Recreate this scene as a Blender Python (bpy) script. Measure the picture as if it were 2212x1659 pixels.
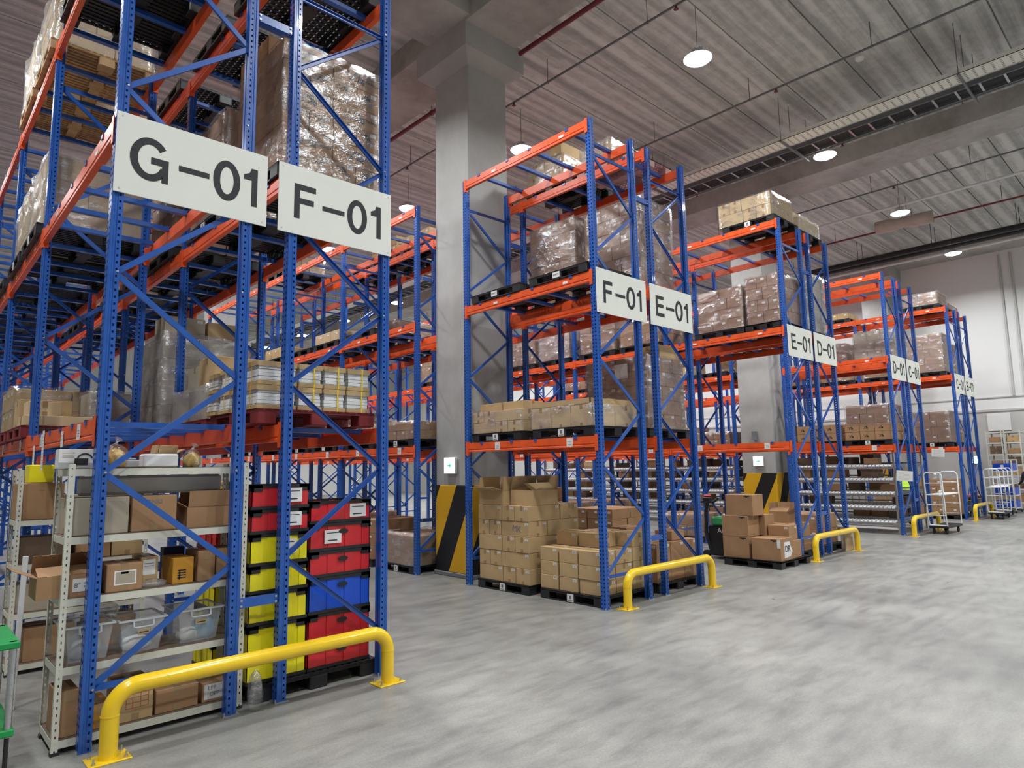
import bpy, math, random
from mathutils import Vector, Matrix
for _o in list(bpy.data.objects): bpy.data.objects.remove(_o)
random.seed(7)
SC = bpy.context.scene; COL = SC.collection
R = math.radians

# ------------------------------------------------------------------ camera
cam = bpy.data.objects.new('camera', bpy.data.cameras.new('camera')); COL.objects.link(cam)
yaw, pit, rol = R(43.3163), R(7.1833), R(-1.0005)
fw = Vector((math.sin(yaw)*math.cos(pit), math.cos(yaw)*math.cos(pit), math.sin(pit)))
rt = Vector((math.cos(yaw), -math.sin(yaw), 0)); up = rt.cross(fw)
r_ = rt*math.cos(rol) + up*math.sin(rol); u_ = -rt*math.sin(rol) + up*math.cos(rol)
m = Matrix((r_, u_, -fw)).transposed().to_4x4(); m.translation = Vector((-1.0155, -5.1907, 1.7886))
cam.matrix_world = m
cam.data.sensor_width = 36; cam.data.lens = 36*1422.2768/2212; cam.data.clip_end = 200
SC.camera = cam
# ------------------------------------------------------------------ exposure, world
SC.view_settings.view_transform = 'Standard'; SC.view_settings.look = 'None'
SC.view_settings.gamma = 1; SC.view_settings.exposure = 0.0
w = bpy.data.worlds.new('world'); SC.world = w; w.use_nodes = True
w.node_tree.nodes['Background'].inputs[0].default_value = (.9, .95, 1, 1)
w.node_tree.nodes['Background'].inputs[1].default_value = 0.15
LAMP_WATT = 175.0      # every high bay lamp of the hall carries its own light in lamp()

# ------------------------------------------------------------------ tags and mesh helpers
def tag(o, label=None, cat=None, group=None, kind=None):
    if label: o['label'] = label
    if cat: o['category'] = cat
    if group: o['group'] = group
    if kind: o['kind'] = kind
    return o
def empty(name, loc=(0,0,0), rz=0, label=None, cat=None, group=None):
    o = bpy.data.objects.new(name, None); COL.objects.link(o)
    o.location = loc; o.rotation_euler = (0,0,rz); o.empty_display_size = .1
    return tag(o, label, cat, group)
def inst(name, me, parent=None, loc=(0,0,0), rot=(0,0,0), scale=None):
    o = bpy.data.objects.new(name, me); COL.objects.link(o)
    if parent: o.parent = parent
    o.location = loc; o.rotation_euler = rot
    if scale: o.scale = scale
    return o
class MB:
    def __init__(s): s.v=[]; s.f=[]; s.mi=[]; s.sm=[]
    def add(s, vs, fs, mi=0, smooth=False):
        n=len(s.v); s.v += [tuple(v) for v in vs]
        for f in fs: s.f.append(tuple(i+n for i in f)); s.mi.append(mi); s.sm.append(smooth)
    def box(s, x0,x1,y0,y1,z0,z1, mi=0):
        s.add([(x0,y0,z0),(x1,y0,z0),(x1,y1,z0),(x0,y1,z0),(x0,y0,z1),(x1,y0,z1),(x1,y1,z1),(x0,y1,z1)],
              [(0,3,2,1),(4,5,6,7),(0,1,5,4),(1,2,6,5),(2,3,7,6),(3,0,4,7)], mi)
    def cbox(s, x0,x1,y0,y1,z0,z1, c=.003, mi=0):      # box with chamfered edges
        vs=[];X=(x0,x1);Y=(y0,y1);Z=(z0,z1);idx={}
        for i in (0,1):
            for j in (0,1):
                for k in (0,1):
                    sx=c if i==0 else -c; sy=c if j==0 else -c; sz=c if k==0 else -c
                    for a in range(3):
                        p=[X[i]+sx,Y[j]+sy,Z[k]+sz]; p[a]=(X[i],Y[j],Z[k])[a]
                        idx[(i,j,k,a)]=len(vs); vs.append(p)
        fs=[]
        for i in (0,1):
            q=[idx[(i,0,0,0)],idx[(i,1,0,0)],idx[(i,1,1,0)],idx[(i,0,1,0)]]; fs.append(q if i else q[::-1])
            q=[idx[(0,i,0,1)],idx[(1,i,0,1)],idx[(1,i,1,1)],idx[(0,i,1,1)]]; fs.append(q[::-1] if i else q)
            q=[idx[(0,0,i,2)],idx[(1,0,i,2)],idx[(1,1,i,2)],idx[(0,1,i,2)]]; fs.append(q if i else q[::-1])
        for i in (0,1):
            for j in (0,1):
                def e(a,b,flip): fs.append(a+b[::-1] if flip else (a+b[::-1])[::-1])
                e([idx[(i,j,0,0)],idx[(i,j,1,0)]],[idx[(i,j,0,1)],idx[(i,j,1,1)]], (i+j)%2==1)
                e([idx[(i,0,j,0)],idx[(i,1,j,0)]],[idx[(i,0,j,2)],idx[(i,1,j,2)]], (i+j)%2==0)
                e([idx[(0,i,j,1)],idx[(1,i,j,1)]],[idx[(0,i,j,2)],idx[(1,i,j,2)]], (i+j)%2==1)
        for i in (0,1):
            for j in (0,1):
                for k in (0,1):
                    q=[idx[(i,j,k,0)],idx[(i,j,k,1)],idx[(i,j,k,2)]]
                    fs.append(q if (i+j+k)%2==1 else q[::-1])
        s.add(vs,fs,mi)
    def tube(s, path, r, n=12, mi=0, closed=False, caps=True):
        P=[Vector(p) for p in path]; rings=[]; prev=None
        for i,p in enumerate(P):
            if closed: t=(P[(i+1)%len(P)]-P[i-1])
            else: t=(P[min(i+1,len(P)-1)]-P[max(i-1,0)])
            t.normalize()
            if prev is None:
                a=Vector((0,0,1)) if abs(t.z)<.9 else Vector((1,0,0)); nrm=t.cross(a).normalized()
            else: nrm=(prev-t*prev.dot(t)).normalized()
            prev=nrm; b=t.cross(nrm); rr=r[i] if isinstance(r,(list,tuple)) else r
            rings.append([p+(nrm*math.cos(2*math.pi*k/n)+b*math.sin(2*math.pi*k/n))*rr for k in range(n)])
        vs=[v for rg in rings for v in rg]; m_=len(rings); fs=[]
        for i in range(m_ if closed else m_-1):
            for k in range(n):
                a=i*n+k; b=i*n+(k+1)%n; c=((i+1)%m_)*n+(k+1)%n; d=((i+1)%m_)*n+k
                fs.append((a,b,c,d))
        s.add(vs,fs,mi,True)
        if caps and not closed:
            s.add(rings[0],[tuple(range(n))[::-1]],mi); s.add(rings[-1],[tuple(range(n))],mi)
    def cyl(s, p0, p1, r, n=12, mi=0): s.tube([p0,p1], r, n, mi)
    def lathe(s, prof, n=24, c=(0,0,0), mi=0, smooth=True):
        vs=[]; fs=[]
        for r,z in prof:
            for k in range(n): a=2*math.pi*k/n; vs.append((c[0]+r*math.cos(a),c[1]+r*math.sin(a),c[2]+z))
        for i in range(len(prof)-1):
            for k in range(n): fs.append((i*n+k,i*n+(k+1)%n,(i+1)*n+(k+1)%n,(i+1)*n+k))
        s.add(vs,fs,mi,smooth)
    def sweep(s, prof, p0, p1, side, mi=0, closed=False, cap=False):   # profile (a,b) extruded from p0 to p1; a along side
        p0=Vector(p0); p1=Vector(p1); t=(p1-p0).normalized(); sd=Vector(side); sd=(sd-t*sd.dot(t)).normalized(); b=t.cross(sd)
        n=len(prof); vs=[p0+sd*a+b*c for a,c in prof]+[p1+sd*a+b*c for a,c in prof]
        fs=[(i,(i+1)%n,n+(i+1)%n,n+i) for i in range(n if closed else n-1)]
        if cap: fs += [tuple(range(n))[::-1], tuple(range(n,2*n))]
        s.add(vs,fs,mi)
    def prism(s, pts, z0, z1, mi=0):            # pts (x,y) polygon extruded in z
        n=len(pts); vs=[(x,y,z0) for x,y in pts]+[(x,y,z1) for x,y in pts]
        s.add(vs,[tuple(range(n))[::-1],tuple(range(n,2*n))]+[(i,(i+1)%n,n+(i+1)%n,n+i) for i in range(n)],mi)
    def xf(s, M):
        s.v=[tuple(M @ Vector(v)) for v in s.v]; return s
    def mesh(s, name, mats):
        me=bpy.data.meshes.new(name); me.from_pydata(s.v,[],s.f)
        for mt in (mats if isinstance(mats,(list,tuple)) else [mats]): me.materials.append(mt)
        me.polygons.foreach_set('material_index', s.mi); me.polygons.foreach_set('use_smooth', s.sm)
        me.update(); return me
    def build(s, name, mats, parent=None, **k): return inst(name, s.mesh(name, mats), parent, **k)
def arc(c, r, a0, a1, n, ax1, ax2):
    c=Vector(c); ax1=Vector(ax1); ax2=Vector(ax2)
    return [c+ax1*r*math.cos(R(a0+(a1-a0)*i/n))+ax2*r*math.sin(R(a0+(a1-a0)*i/n)) for i in range(n+1)]

# ------------------------------------------------------------------ materials (all procedural)
def nt(name):
    m=bpy.data.materials.new(name); m.use_nodes=True; t=m.node_tree; return m,t,t.nodes['Principled BSDF']
def N(t,kind,**k):
    n=t.nodes.new(kind)
    for a,b in k.items(): setattr(n,a,b)
    return n
def ramp(t, fac, stops, interp='LINEAR'):
    r=N(t,'ShaderNodeValToRGB'); t.links.new(fac,r.inputs[0]); e=r.color_ramp.elements; r.color_ramp.interpolation=interp
    while len(e)<len(stops): e.new(.5)
    for i,(p,c) in enumerate(stops): e[i].position=p; e[i].color=(*c,1) if len(c)==3 else c
    return r.outputs[0]
def noise(t, scale, detail=3, rough=.5, vec=None, stretch=None):
    n=N(t,'ShaderNodeTexNoise'); n.inputs['Scale'].default_value=scale; n.inputs['Detail'].default_value=detail; n.inputs['Roughness'].default_value=rough
    tc=N(t,'ShaderNodeTexCoord'); src=tc.outputs['Object']
    if stretch:
        mp=N(t,'ShaderNodeMapping'); mp.inputs['Scale'].default_value=stretch; t.links.new(src,mp.inputs[0]); src=mp.outputs[0]
    t.links.new(src,n.inputs['Vector']); return n.outputs[0]
def bump(t,b,h,strength=.2,dist=.01):
    n=N(t,'ShaderNodeBump'); n.inputs['Strength'].default_value=strength; n.inputs['Distance'].default_value=dist
    t.links.new(h,n.inputs['Height']); t.links.new(n.outputs[0],b.inputs['Normal'])
def mat(name, col, rough=.5, metal=0, var=.08, scale=6, spec=.5, coat=0, emit=0, ecol=None, bumpy=0, alpha=1, trans=0):
    m,t,b=nt(name)
    b.inputs['Roughness'].default_value=rough; b.inputs['Metallic'].default_value=metal
    b.inputs['Specular IOR Level'].default_value=spec; b.inputs['Coat Weight'].default_value=coat
    if var:
        f=noise(t,scale,3)
        lo=tuple(max(0,c*(1-var)) for c in col); hi=tuple(min(1,c*(1+var)) for c in col)
        t.links.new(ramp(t,f,[(.3,lo),(.7,hi)]),b.inputs['Base Color'])
        if bumpy: bump(t,b,f,bumpy)
    else: b.inputs['Base Color'].default_value=(*col,1)
    if emit: b.inputs['Emission Color'].default_value=(*(ecol or col),1); b.inputs['Emission Strength'].default_value=emit
    if alpha<1: b.inputs['Alpha'].default_value=alpha
    if trans: b.inputs['Transmission Weight'].default_value=trans
    return m
M={}
M['blue']=mat('blue_paint',(.016,.098,.42),.30,0,.10,9,coat=.3)
M['orange']=mat('orange_paint',(.82,.108,.022),.36,0,.10,7)
M['zinc']=mat('zinc',(.55,.57,.58),.35,.8,.1,20)
M['yellow']=mat('yellow_paint',(.90,.60,.012),.22,0,.04,5,coat=.5)
M['signwhite']=mat('sign_white',(.80,.82,.75),.5,0,.02,3)
M['ink']=mat('black_ink',(.018,.018,.022),.6,0,0)
M['black']=mat('black_plastic',(.014,.015,.017),.45,0,.2,12)
M['maroon']=mat('maroon_plastic',(.20,.020,.022),.5,0,.1,6)
M['pink']=mat('pink_plastic',(.50,.33,.33),.5,0,.1,6)
M['orangepl']=mat('orange_plastic',(.72,.075,.03),.5,0,.1,6)
M['wood']=mat('pallet_wood',(.48,.31,.16),.7,0,.2,8)
M['tan']=mat('tan_cardboard',(.50,.355,.185),.75,0,.07,5,spec=.2)
M['brown']=mat('brown_cardboard',(.38,.225,.12),.75,0,.08,5,spec=.2)
M['mauve']=mat('mauve_cardboard',(.30,.185,.125),.6,0,.10,5,spec=.3)
M['pale']=mat('pale_cardboard',(.62,.47,.28),.75,0,.05,5,spec=.2)
M['dark']=mat('dark_cardboard',(.13,.085,.055),.7,0,.2,5)
M['greyboard']=mat('grey_cardboard',(.42,.37,.29),.75,0,.07,5,spec=.2)
M['mustard']=mat('mustard_cardboard',(.55,.26,.02),.6,0,.08,5)
M['tape']=mat('packing_tape',(.34,.22,.11),.25,0,.06,9)
M['sticker']=mat('white_sticker',(.78,.79,.78),.5,0,.02,9)
M['greyink']=mat('grey_ink',(.18,.18,.19),.6,0,0)
M['redink']=mat('red_ink',(.45,.05,.04),.6,0,0)
M['paper']=mat('white_paper',(.76,.77,.76),.7,0,.05,20)
M['strap']=mat('yellow_strap',(.85,.62,.03),.4,0,0)
M['ivory']=mat('ivory_metal',(.66,.66,.57),.4,0,.04,6)
M['holes']=mat('punched_hole',(.02,.02,.02),.8,0,0)
M['shelfboard']=mat('shelf_board',(.16,.11,.075),.6,0,.2,9)
M['red']=mat('red_plastic',(.60,.022,.030),.38,0,.06,6)
M['yel']=mat('yellow_plastic',(.86,.76,.010),.38,0,.06,6)
M['bluepl']=mat('blue_plastic',(.010,.085,.60),.35,0,.06,6)
M['tub']=mat('clear_tub',(.72,.76,.78),.18,0,.05,6,alpha=.22)
M['tubrim']=mat('tub_rim',(.62,.66,.68),.3,0,.05,6,alpha=.75)
M['grey']=mat('grey_plastic',(.20,.21,.22),.5,0,.1,6)
M['greyblock']=mat('light_grey_plastic',(.42,.43,.44),.45,0,.1,6)
M['whitepl']=mat('white_plastic',(.75,.76,.76),.4,0,.03,6)
M['skyblue']=mat('sky_blue_plastic',(.12,.42,.72),.4,0,.05,6)
M['green']=mat('green_plastic',(.01,.30,.07),.35,0,.08,8)
M['greenm']=mat('mint_green_plastic',(.06,.40,.16),.35,0,.08,8)
M['steel']=mat('steel',(.50,.52,.53),.3,.85,.1,14)
M['rubber']=mat('rubber',(.02,.02,.02),.8,0,.1,14)
M['pipe']=mat('grey_pipe',(.16,.17,.18),.45,.2,.1,9)
M['redpipe']=mat('red_pipe',(.16,.02,.03),.4,0,.1,9)
M['straw']=mat('golden_noodles',(.55,.36,.07),.7,0,.3,40,bumpy=.6)
M['navy']=mat('navy_cloth',(.015,.02,.07),.8,0,.2,9)
M['cloth']=mat('dark_cloth',(.02,.02,.025),.85,0,.2,9)
M['hivis']=mat('hivis_yellow',(.55,.90,.05),.7,0,.1,9)
M['skin']=mat('skin',(.62,.36,.25),.55,0,.05,9)
M['hair']=mat('hair',(.03,.015,.012),.6,0,.2,30)
M['lens']=mat('lamp_lens',(.9,.93,1),.3,0,0,emit=14,ecol=(.95,.97,1))
M['exitlens']=mat('exit_sign_panel',(.85,.95,.95),.3,0,0,emit=2.2,ecol=(.86,.97,1))
M['exitgreen']=mat('exit_sign_green',(0,.5,.3),.4,0,0,emit=.6,ecol=(0,.8,.5))
M['wallwhite']=mat('wall_white',(.74,.75,.73),.7,0,.03,.6)
M['wallgrey']=mat('wall_grey',(.50,.50,.48),.7,0,.03,.6)
def pillar_mat():
    m,t,b=nt('painted_concrete'); f=noise(t,1.2,5,.6); f2=noise(t,14,4)
    mx=N(t,'ShaderNodeMath',operation='MULTIPLY_ADD'); t.links.new(f2,mx.inputs[0]); mx.inputs[1].default_value=.2; t.links.new(f,mx.inputs[2])
    t.links.new(ramp(t,mx.outputs[0],[(.35,(.36,.36,.34)),(.8,(.47,.47,.45))]),b.inputs['Base Color']); b.inputs['Roughness'].default_value=.6
    bump(t,b,f2,.05); return m
M['pillar']=pillar_mat()
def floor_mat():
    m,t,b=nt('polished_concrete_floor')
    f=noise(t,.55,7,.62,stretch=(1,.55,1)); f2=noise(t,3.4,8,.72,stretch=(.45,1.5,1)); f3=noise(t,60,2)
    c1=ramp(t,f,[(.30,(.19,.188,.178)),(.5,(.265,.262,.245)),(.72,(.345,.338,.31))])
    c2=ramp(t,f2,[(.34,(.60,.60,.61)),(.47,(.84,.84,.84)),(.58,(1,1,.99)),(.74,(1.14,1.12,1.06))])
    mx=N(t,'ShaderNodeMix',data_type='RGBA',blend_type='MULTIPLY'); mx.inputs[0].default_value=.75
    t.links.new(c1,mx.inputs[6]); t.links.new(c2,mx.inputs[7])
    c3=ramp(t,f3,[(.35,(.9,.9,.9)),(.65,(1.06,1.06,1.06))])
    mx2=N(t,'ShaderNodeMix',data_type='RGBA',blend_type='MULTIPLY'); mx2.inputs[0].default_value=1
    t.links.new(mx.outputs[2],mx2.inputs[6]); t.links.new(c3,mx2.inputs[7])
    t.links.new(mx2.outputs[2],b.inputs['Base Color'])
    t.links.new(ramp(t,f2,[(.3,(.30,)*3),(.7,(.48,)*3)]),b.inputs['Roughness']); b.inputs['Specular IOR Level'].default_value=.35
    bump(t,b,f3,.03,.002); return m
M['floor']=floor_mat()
def deck_mat():      # cast ribs with lighter and darker streaks along the planks
    m,t,b=nt('concrete_deck'); f=noise(t,1.0,6,.65,stretch=(.10,3.4,1)); f2=noise(t,5,5,.7,stretch=(.8,1,1)); f3=noise(t,.25,2)
    mx=N(t,'ShaderNodeMath',operation='MULTIPLY_ADD'); t.links.new(f2,mx.inputs[0]); mx.inputs[1].default_value=.35; t.links.new(f,mx.inputs[2])
    wv=N(t,'ShaderNodeTexWave',bands_direction='Y'); wv.inputs['Scale'].default_value=1.04; wv.inputs['Distortion'].default_value=2.2; wv.inputs['Detail'].default_value=2; wv.inputs['Detail Scale'].default_value=.6
    tc=N(t,'ShaderNodeTexCoord'); t.links.new(tc.outputs['Object'],wv.inputs['Vector'])
    mw=N(t,'ShaderNodeMath',operation='MULTIPLY_ADD'); t.links.new(wv.outputs['Fac'],mw.inputs[0]); mw.inputs[1].default_value=.11; t.links.new(mx.outputs[0],mw.inputs[2]); mx=mw
    c=ramp(t,mx.outputs[0],[(.50,(.29,.30,.285)),(.66,(.42,.43,.41)),(.84,(.66,.67,.64))])
    t.links.new(c,b.inputs['Base Color']); b.inputs['Roughness'].default_value=.85; bump(t,b,f2,.2,.01); return m
M['deck']=deck_mat()
def beamconc():
    m,t,b=nt('stained_concrete'); f=noise(t,.8,7,.65); f2=noise(t,7,4)
    mx=N(t,'ShaderNodeMath',operation='MULTIPLY_ADD'); t.links.new(f2,mx.inputs[0]); mx.inputs[1].default_value=.2; t.links.new(f,mx.inputs[2])
    t.links.new(ramp(t,mx.outputs[0],[(.42,(.31,.295,.265)),(.6,(.42,.41,.385)),(.8,(.52,.51,.485))]),b.inputs['Base Color']); b.inputs['Roughness'].default_value=.8; return m
M['conc']=beamconc()
def hazard():        # diagonal yellow and black bands running round the pillar
    m,t,b=nt('hazard_stripes'); tc=N(t,'ShaderNodeTexCoord'); sp=N(t,'ShaderNodeSeparateXYZ'); t.links.new(tc.outputs['Object'],sp.inputs[0])
    a=N(t,'ShaderNodeMath',operation='SUBTRACT'); t.links.new(sp.outputs[0],a.inputs[0]); t.links.new(sp.outputs[1],a.inputs[1])
    k=N(t,'ShaderNodeMath',operation='MULTIPLY_ADD'); t.links.new(sp.outputs[2],k.inputs[0]); k.inputs[1].default_value=-.47; t.links.new(a.outputs[0],k.inputs[2])
    s=N(t,'ShaderNodeMath',operation='MULTIPLY_ADD'); t.links.new(k.outputs[0],s.inputs[0]); s.inputs[1].default_value=1/.9; s.inputs[2].default_value=1.696
    fr=N(t,'ShaderNodeMath',operation='FRACT'); t.links.new(s.outputs[0],fr.inputs[0])
    t.links.new(ramp(t,fr.outputs[0],[(0,(.75,.42,.008)),(.5,(.012,.012,.014))],'CONSTANT'),b.inputs['Base Color']); b.inputs['Roughness'].default_value=.45; return m
M['hazard']=hazard()
def film(name, base, gloss, tint=(.93,.93,.93)):       # stretch film: clear, with creases that catch the lamps
    m=bpy.data.materials.new(name); m.use_nodes=True; t=m.node_tree; t.nodes.clear()
    out=N(t,'ShaderNodeOutputMaterial'); tr=N(t,'ShaderNodeBsdfTransparent'); tr.inputs[0].default_value=(*tint,1)
    g=N(t,'ShaderNodeBsdfGlossy'); g.inputs['Roughness'].default_value=.20; g.inputs[0].default_value=(1,1,1,1)
    d=N(t,'ShaderNodeBsdfDiffuse'); d.inputs[0].default_value=(.8,.8,.8,1)
    n1=noise(t,4,5,.65,stretch=(1,1,2.4)); n2=noise(t,22,3,.6)
    bp=N(t,'ShaderNodeBump'); bp.inputs['Strength'].default_value=1; bp.inputs['Distance'].default_value=.03; t.links.new(n1,bp.inputs['Height'])
    bp2=N(t,'ShaderNodeBump'); bp2.inputs['Strength'].default_value=.6; bp2.inputs['Distance'].default_value=.006; t.links.new(n2,bp2.inputs['Height']); t.links.new(bp.outputs[0],bp2.inputs['Normal'])
    t.links.new(bp2.outputs[0],g.inputs['Normal'])
    f=ramp(t,n1,[(.42,(gloss*.25,)*3),(.54,(gloss*.7,)*3),(.66,(gloss*2.2,)*3)])
    m1=N(t,'ShaderNodeMixShader'); t.links.new(f,m1.inputs[0]); t.links.new(tr.outputs[0],m1.inputs[1]); t.links.new(g.outputs[0],m1.inputs[2])
    m2=N(t,'ShaderNodeMixShader'); m2.inputs[0].default_value=base; t.links.new(m1.outputs[0],m2.inputs[1]); t.links.new(d.outputs[0],m2.inputs[2])
    t.links.new(m2.outputs[0],out.inputs[0]); return m
M['film']=film('stretch_film',.025,.26)
M['filmwhite']=film('cloudy_stretch_film',.14,.34)
M['bag']=film('clear_bag',.04,.30)

# ------------------------------------------------------------------ lettering
def ringpts(cx,cy,rx,ry,t,a0,a1,n=28):
    o=[];
    for i in range(n):
        A=R(a0+(a1-a0)*i/n); B=R(a0+(a1-a0)*(i+1)/n)
        o.append([(cx+rx*math.cos(A),cy+ry*math.sin(A)),(cx+rx*math.cos(B),cy+ry*math.sin(B)),
                  (cx+(rx-t)*math.cos(B),cy+(ry-t)*math.sin(B)),(cx+(rx-t)*math.cos(A),cy+(ry-t)*math.sin(A))])
    return o
def rect(x0,x1,y0,y1): return [[(x0,y0),(x1,y0),(x1,y1),(x0,y1)]]
T=.165
GL={ # width, polygons; cap height 1
 'F':(.66,rect(0,T,0,1)+rect(T,.64,1-T,1)+rect(T,.58,.44,.44+T)),
 'E':(.68,rect(0,T,0,1)+rect(T,.66,1-T,1)+rect(T,.62,.44,.44+T)+rect(T,.68,0,T)),
 'D':(.76,rect(0,T,0,1)+rect(T,.34,1-T,1)+rect(T,.34,0,T)+ringpts(.34,.5,.42,.5,T,-90,90)),
 'B':(.72,rect(0,T,0,1)+rect(T,.42,1-T,1)+rect(T,.42,.44,.44+T)+rect(T,.42,0,T)+ringpts(.42,.72,.27,.28,T,-90,90)+ringpts(.42,.295,.30,.295,T,-90,90)),
 'C':(.78,ringpts(.40,.5,.40,.52,T,38,322)),
 'G':(.84,ringpts(.42,.5,.42,.52,T,38,335)+rect(.44,.82,.40,.40+T)+rect(.68,.82,-.0,.5)),
 '0':(.66,ringpts(.33,.5,.33,.52,T,0,360,40)),
 '1':(.36,rect(.20,.35,0,1)+[[(0,.68),(.20,.68),(.20,.80),(0,.80)],[(0,.80),(.20,.80),(.20,1.0),(.19,1.0),(.14,.87)]]),
 '-':(.66,rect(0,.70,.41,.55)),
}
def glyph_mesh(text, h, positions, depth=.002):       # lettering lies in the xz plane facing -y
    mb=MB()
    for ch,x in zip(text,positions):
        for pi_,poly in enumerate(GL[ch][1]):
            depth_=depth+.00025*(pi_%4)
            n=len(poly); vs=[(x+p[0]*h,-depth_,p[1]*h) for p in poly]+[(x+p[0]*h,0,p[1]*h) for p in poly]
            mb.add(vs,[tuple(range(n)),tuple(range(n,2*n))[::-1]]+[(i,n+i,n+(i+1)%n,(i+1)%n) for i in range(n)])
    return mb
_tc={}
def text_mesh(s, size, m):
    k=(s,round(size,3),m)
    if k not in _tc:
        c=bpy.data.curves.new('lettering','FONT'); c.body=s; c.size=size; c.align_x='CENTER'; c.align_y='CENTER'; c.extrude=.0006; c.resolution_u=3
        o=bpy.data.objects.new('lettering',c); COL.objects.link(o)
        bpy.context.view_layer.update()
        me=bpy.data.meshes.new_from_object(o.evaluated_get(bpy.context.evaluated_depsgraph_get())); me.name='lettering'
        bpy.data.objects.remove(o); me.materials.clear(); me.materials.append(M[m]); _tc[k]=me
    return _tc[k]
def text(s,size,m,parent,loc,face='-y',name='lettering',tilt=0):
    rot={'-y':(R(90),tilt,0),'-x':(R(90),tilt,R(-90)),'+z':(0,0,tilt)}[face]
    return inst(name,text_mesh(s,size,m),parent,loc=loc,rot=rot)
ORD=['bottom','second','third','fourth','fifth','sixth','seventh','eighth','ninth','tenth','eleventh','twelfth']
ORD1=['first','second','third','fourth','fifth','sixth','seventh','eighth','ninth','tenth','eleventh','twelfth']

# ================================================================== the hall
XW = 28.7; YB = 40.0; YF = -15.0; XL = -13.0
def struct(name, mb, m, **k): return tag(mb.build(name, m, **k), kind='structure')
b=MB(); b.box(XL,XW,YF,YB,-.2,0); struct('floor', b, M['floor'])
b=MB(); prof=[]
y=YF
ys=[]; k=-13
while .44+1.21*k < YB: ys.append(.44+1.21*k); k+=1
for a in ys:          # planks with an open joint between them
    b.box(XL,XW,a+.014,a+1.196,10.0,10.25)
b.box(XL,XW,YF-1,YB,10.06,10.3)
struct('ceiling', b, M['deck'])
b=MB(); b.box(XW,XW+.3,YF,YB,0,10.3); struct('wall_right', b, M['wallwhite'])
b=MB(); b.box(XL,XW,YB,YB+.3,0,10.3); struct('wall_back', b, M['wallwhite'])
b=MB(); b.box(XL-.3,XL,YF,YB,0,10.3); struct('wall_left', b, M['wallwhite'])
b=MB(); b.box(XL,XW,YF-.3,YF,0,10.3); struct('wall_front', b, M['wallwhite'])
b=MB(); b.box(XW-.02,XW,YF,YB,0,3.52); struct('trim_1', b, M['wallgrey'])
b=MB(); b.box(XW-.05,XW,YF,YB,3.52,3.60); b.box(XW-.03,XW,YF,YB,4.02,4.06); struct('trim_2', b, M['wallgrey'])
n=3
for x0,x1 in ((-5.2,-3.95),(5.72,6.9),(16.62,17.8),(27.5,28.69)):
    b=MB(); b.box(x0,x1,YF,YB,9.5,10.01); struct('trim_%d'%n, b, M['conc']); n+=1
b=MB(); b.box(-3.95,5.72,2.85,4.04,9.55,10.01); struct('trim_%d'%n, b, M['conc']); n+=1

def pillar(x0,y0,label,arrow=True):
    x1=x0+.92; y1=y0+.97
    t=empty('concrete_pillar',((x0+x1)/2,(y0+y1)/2,0),0,label,'pillar','concrete pillars')
    hx,hy=(x1-x0)/2,(y1-y0)/2
    b=MB(); b.cbox(-hx,hx,-hy,hy,.30,9.0,.02); b.build('shaft',M['pillar'],t)
    b=MB(); b.cbox(-hx-.012,hx+.012,-hy-.012,hy+.012,.05,1.52,.03); b.build('hazard_wrap',M['hazard'],t)
    b=MB(); b.cbox(-hx-.03,hx+.03,-hy-.03,hy+.03,0,.07,.01); b.build('plinth',M['grey'],t)
    b=MB(); o=.24; q=[]
    vs=[(sx*(hx+.0),sy*(hy+.0),8.9) for sx,sy in ((-1,-1),(1,-1),(1,1),(-1,1))]+[(sx*(hx+o),sy*(hy+o),9.06) for sx,sy in ((-1,-1),(1,-1),(1,1),(-1,1))]
    b.add(vs,[(0,1,5,4),(1,2,6,5),(2,3,7,6),(3,0,4,7)]); b.box(-hx-o,hx+o,-hy-o,hy+o,9.06,9.55); b.build('capital',M['pillar'],t)
    return t
pillar(5.95,3.20,'concrete pillar with yellow and black wrap between the first two rack aisles')
pillar(16.85,3.20,'concrete pillar with striped base behind the pallet truck and its cartons')
pillar(5.95,15.45,'concrete pillar glimpsed far back through the nearest blue racks')
pillar(16.85,15.45,'concrete pillar far behind the carton flow racks')
pillar(27.6,3.2,'concrete pillar standing against the white end wall')
def exit_sign(x,y,z,label):
    t=empty('exit_sign',(x,y,z),0,label,'exit sign','green arrow exit signs')
    b=MB(); b.cbox(-.06,-.002,-.15,.15,-.14,.14,.01); b.build('housing',M['whitepl'],t)
    b=MB(); b.box(-.063,-.06,-.14,.14,-.13,.13); b.build('panel',M['exitlens'],t)
    b=MB()
    for p in ([(-.02,.045),(-.02,-.075+.02),(.02,-.055),(.02,.045)],):
        b.add([(-.0655,-a_,c_) for c_,a_ in [(-.012,-.05),(-.012,.02),(.012,.02),(.012,-.05)]],[(0,1,2,3)])
    b.add([(-.0655,-.055,0),(-.0655,-.01,.045),(-.0655,-.01,-.045)],[(0,1,2)])
    b.build('arrow',M['exitgreen'],t)
exit_sign(5.94,3.70,1.83,'lit white exit sign with green arrow on the pillar nearest the racks')
exit_sign(16.84,3.66,1.83,'lit white exit sign with green arrow on the pillar behind the pallet truck')

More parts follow.
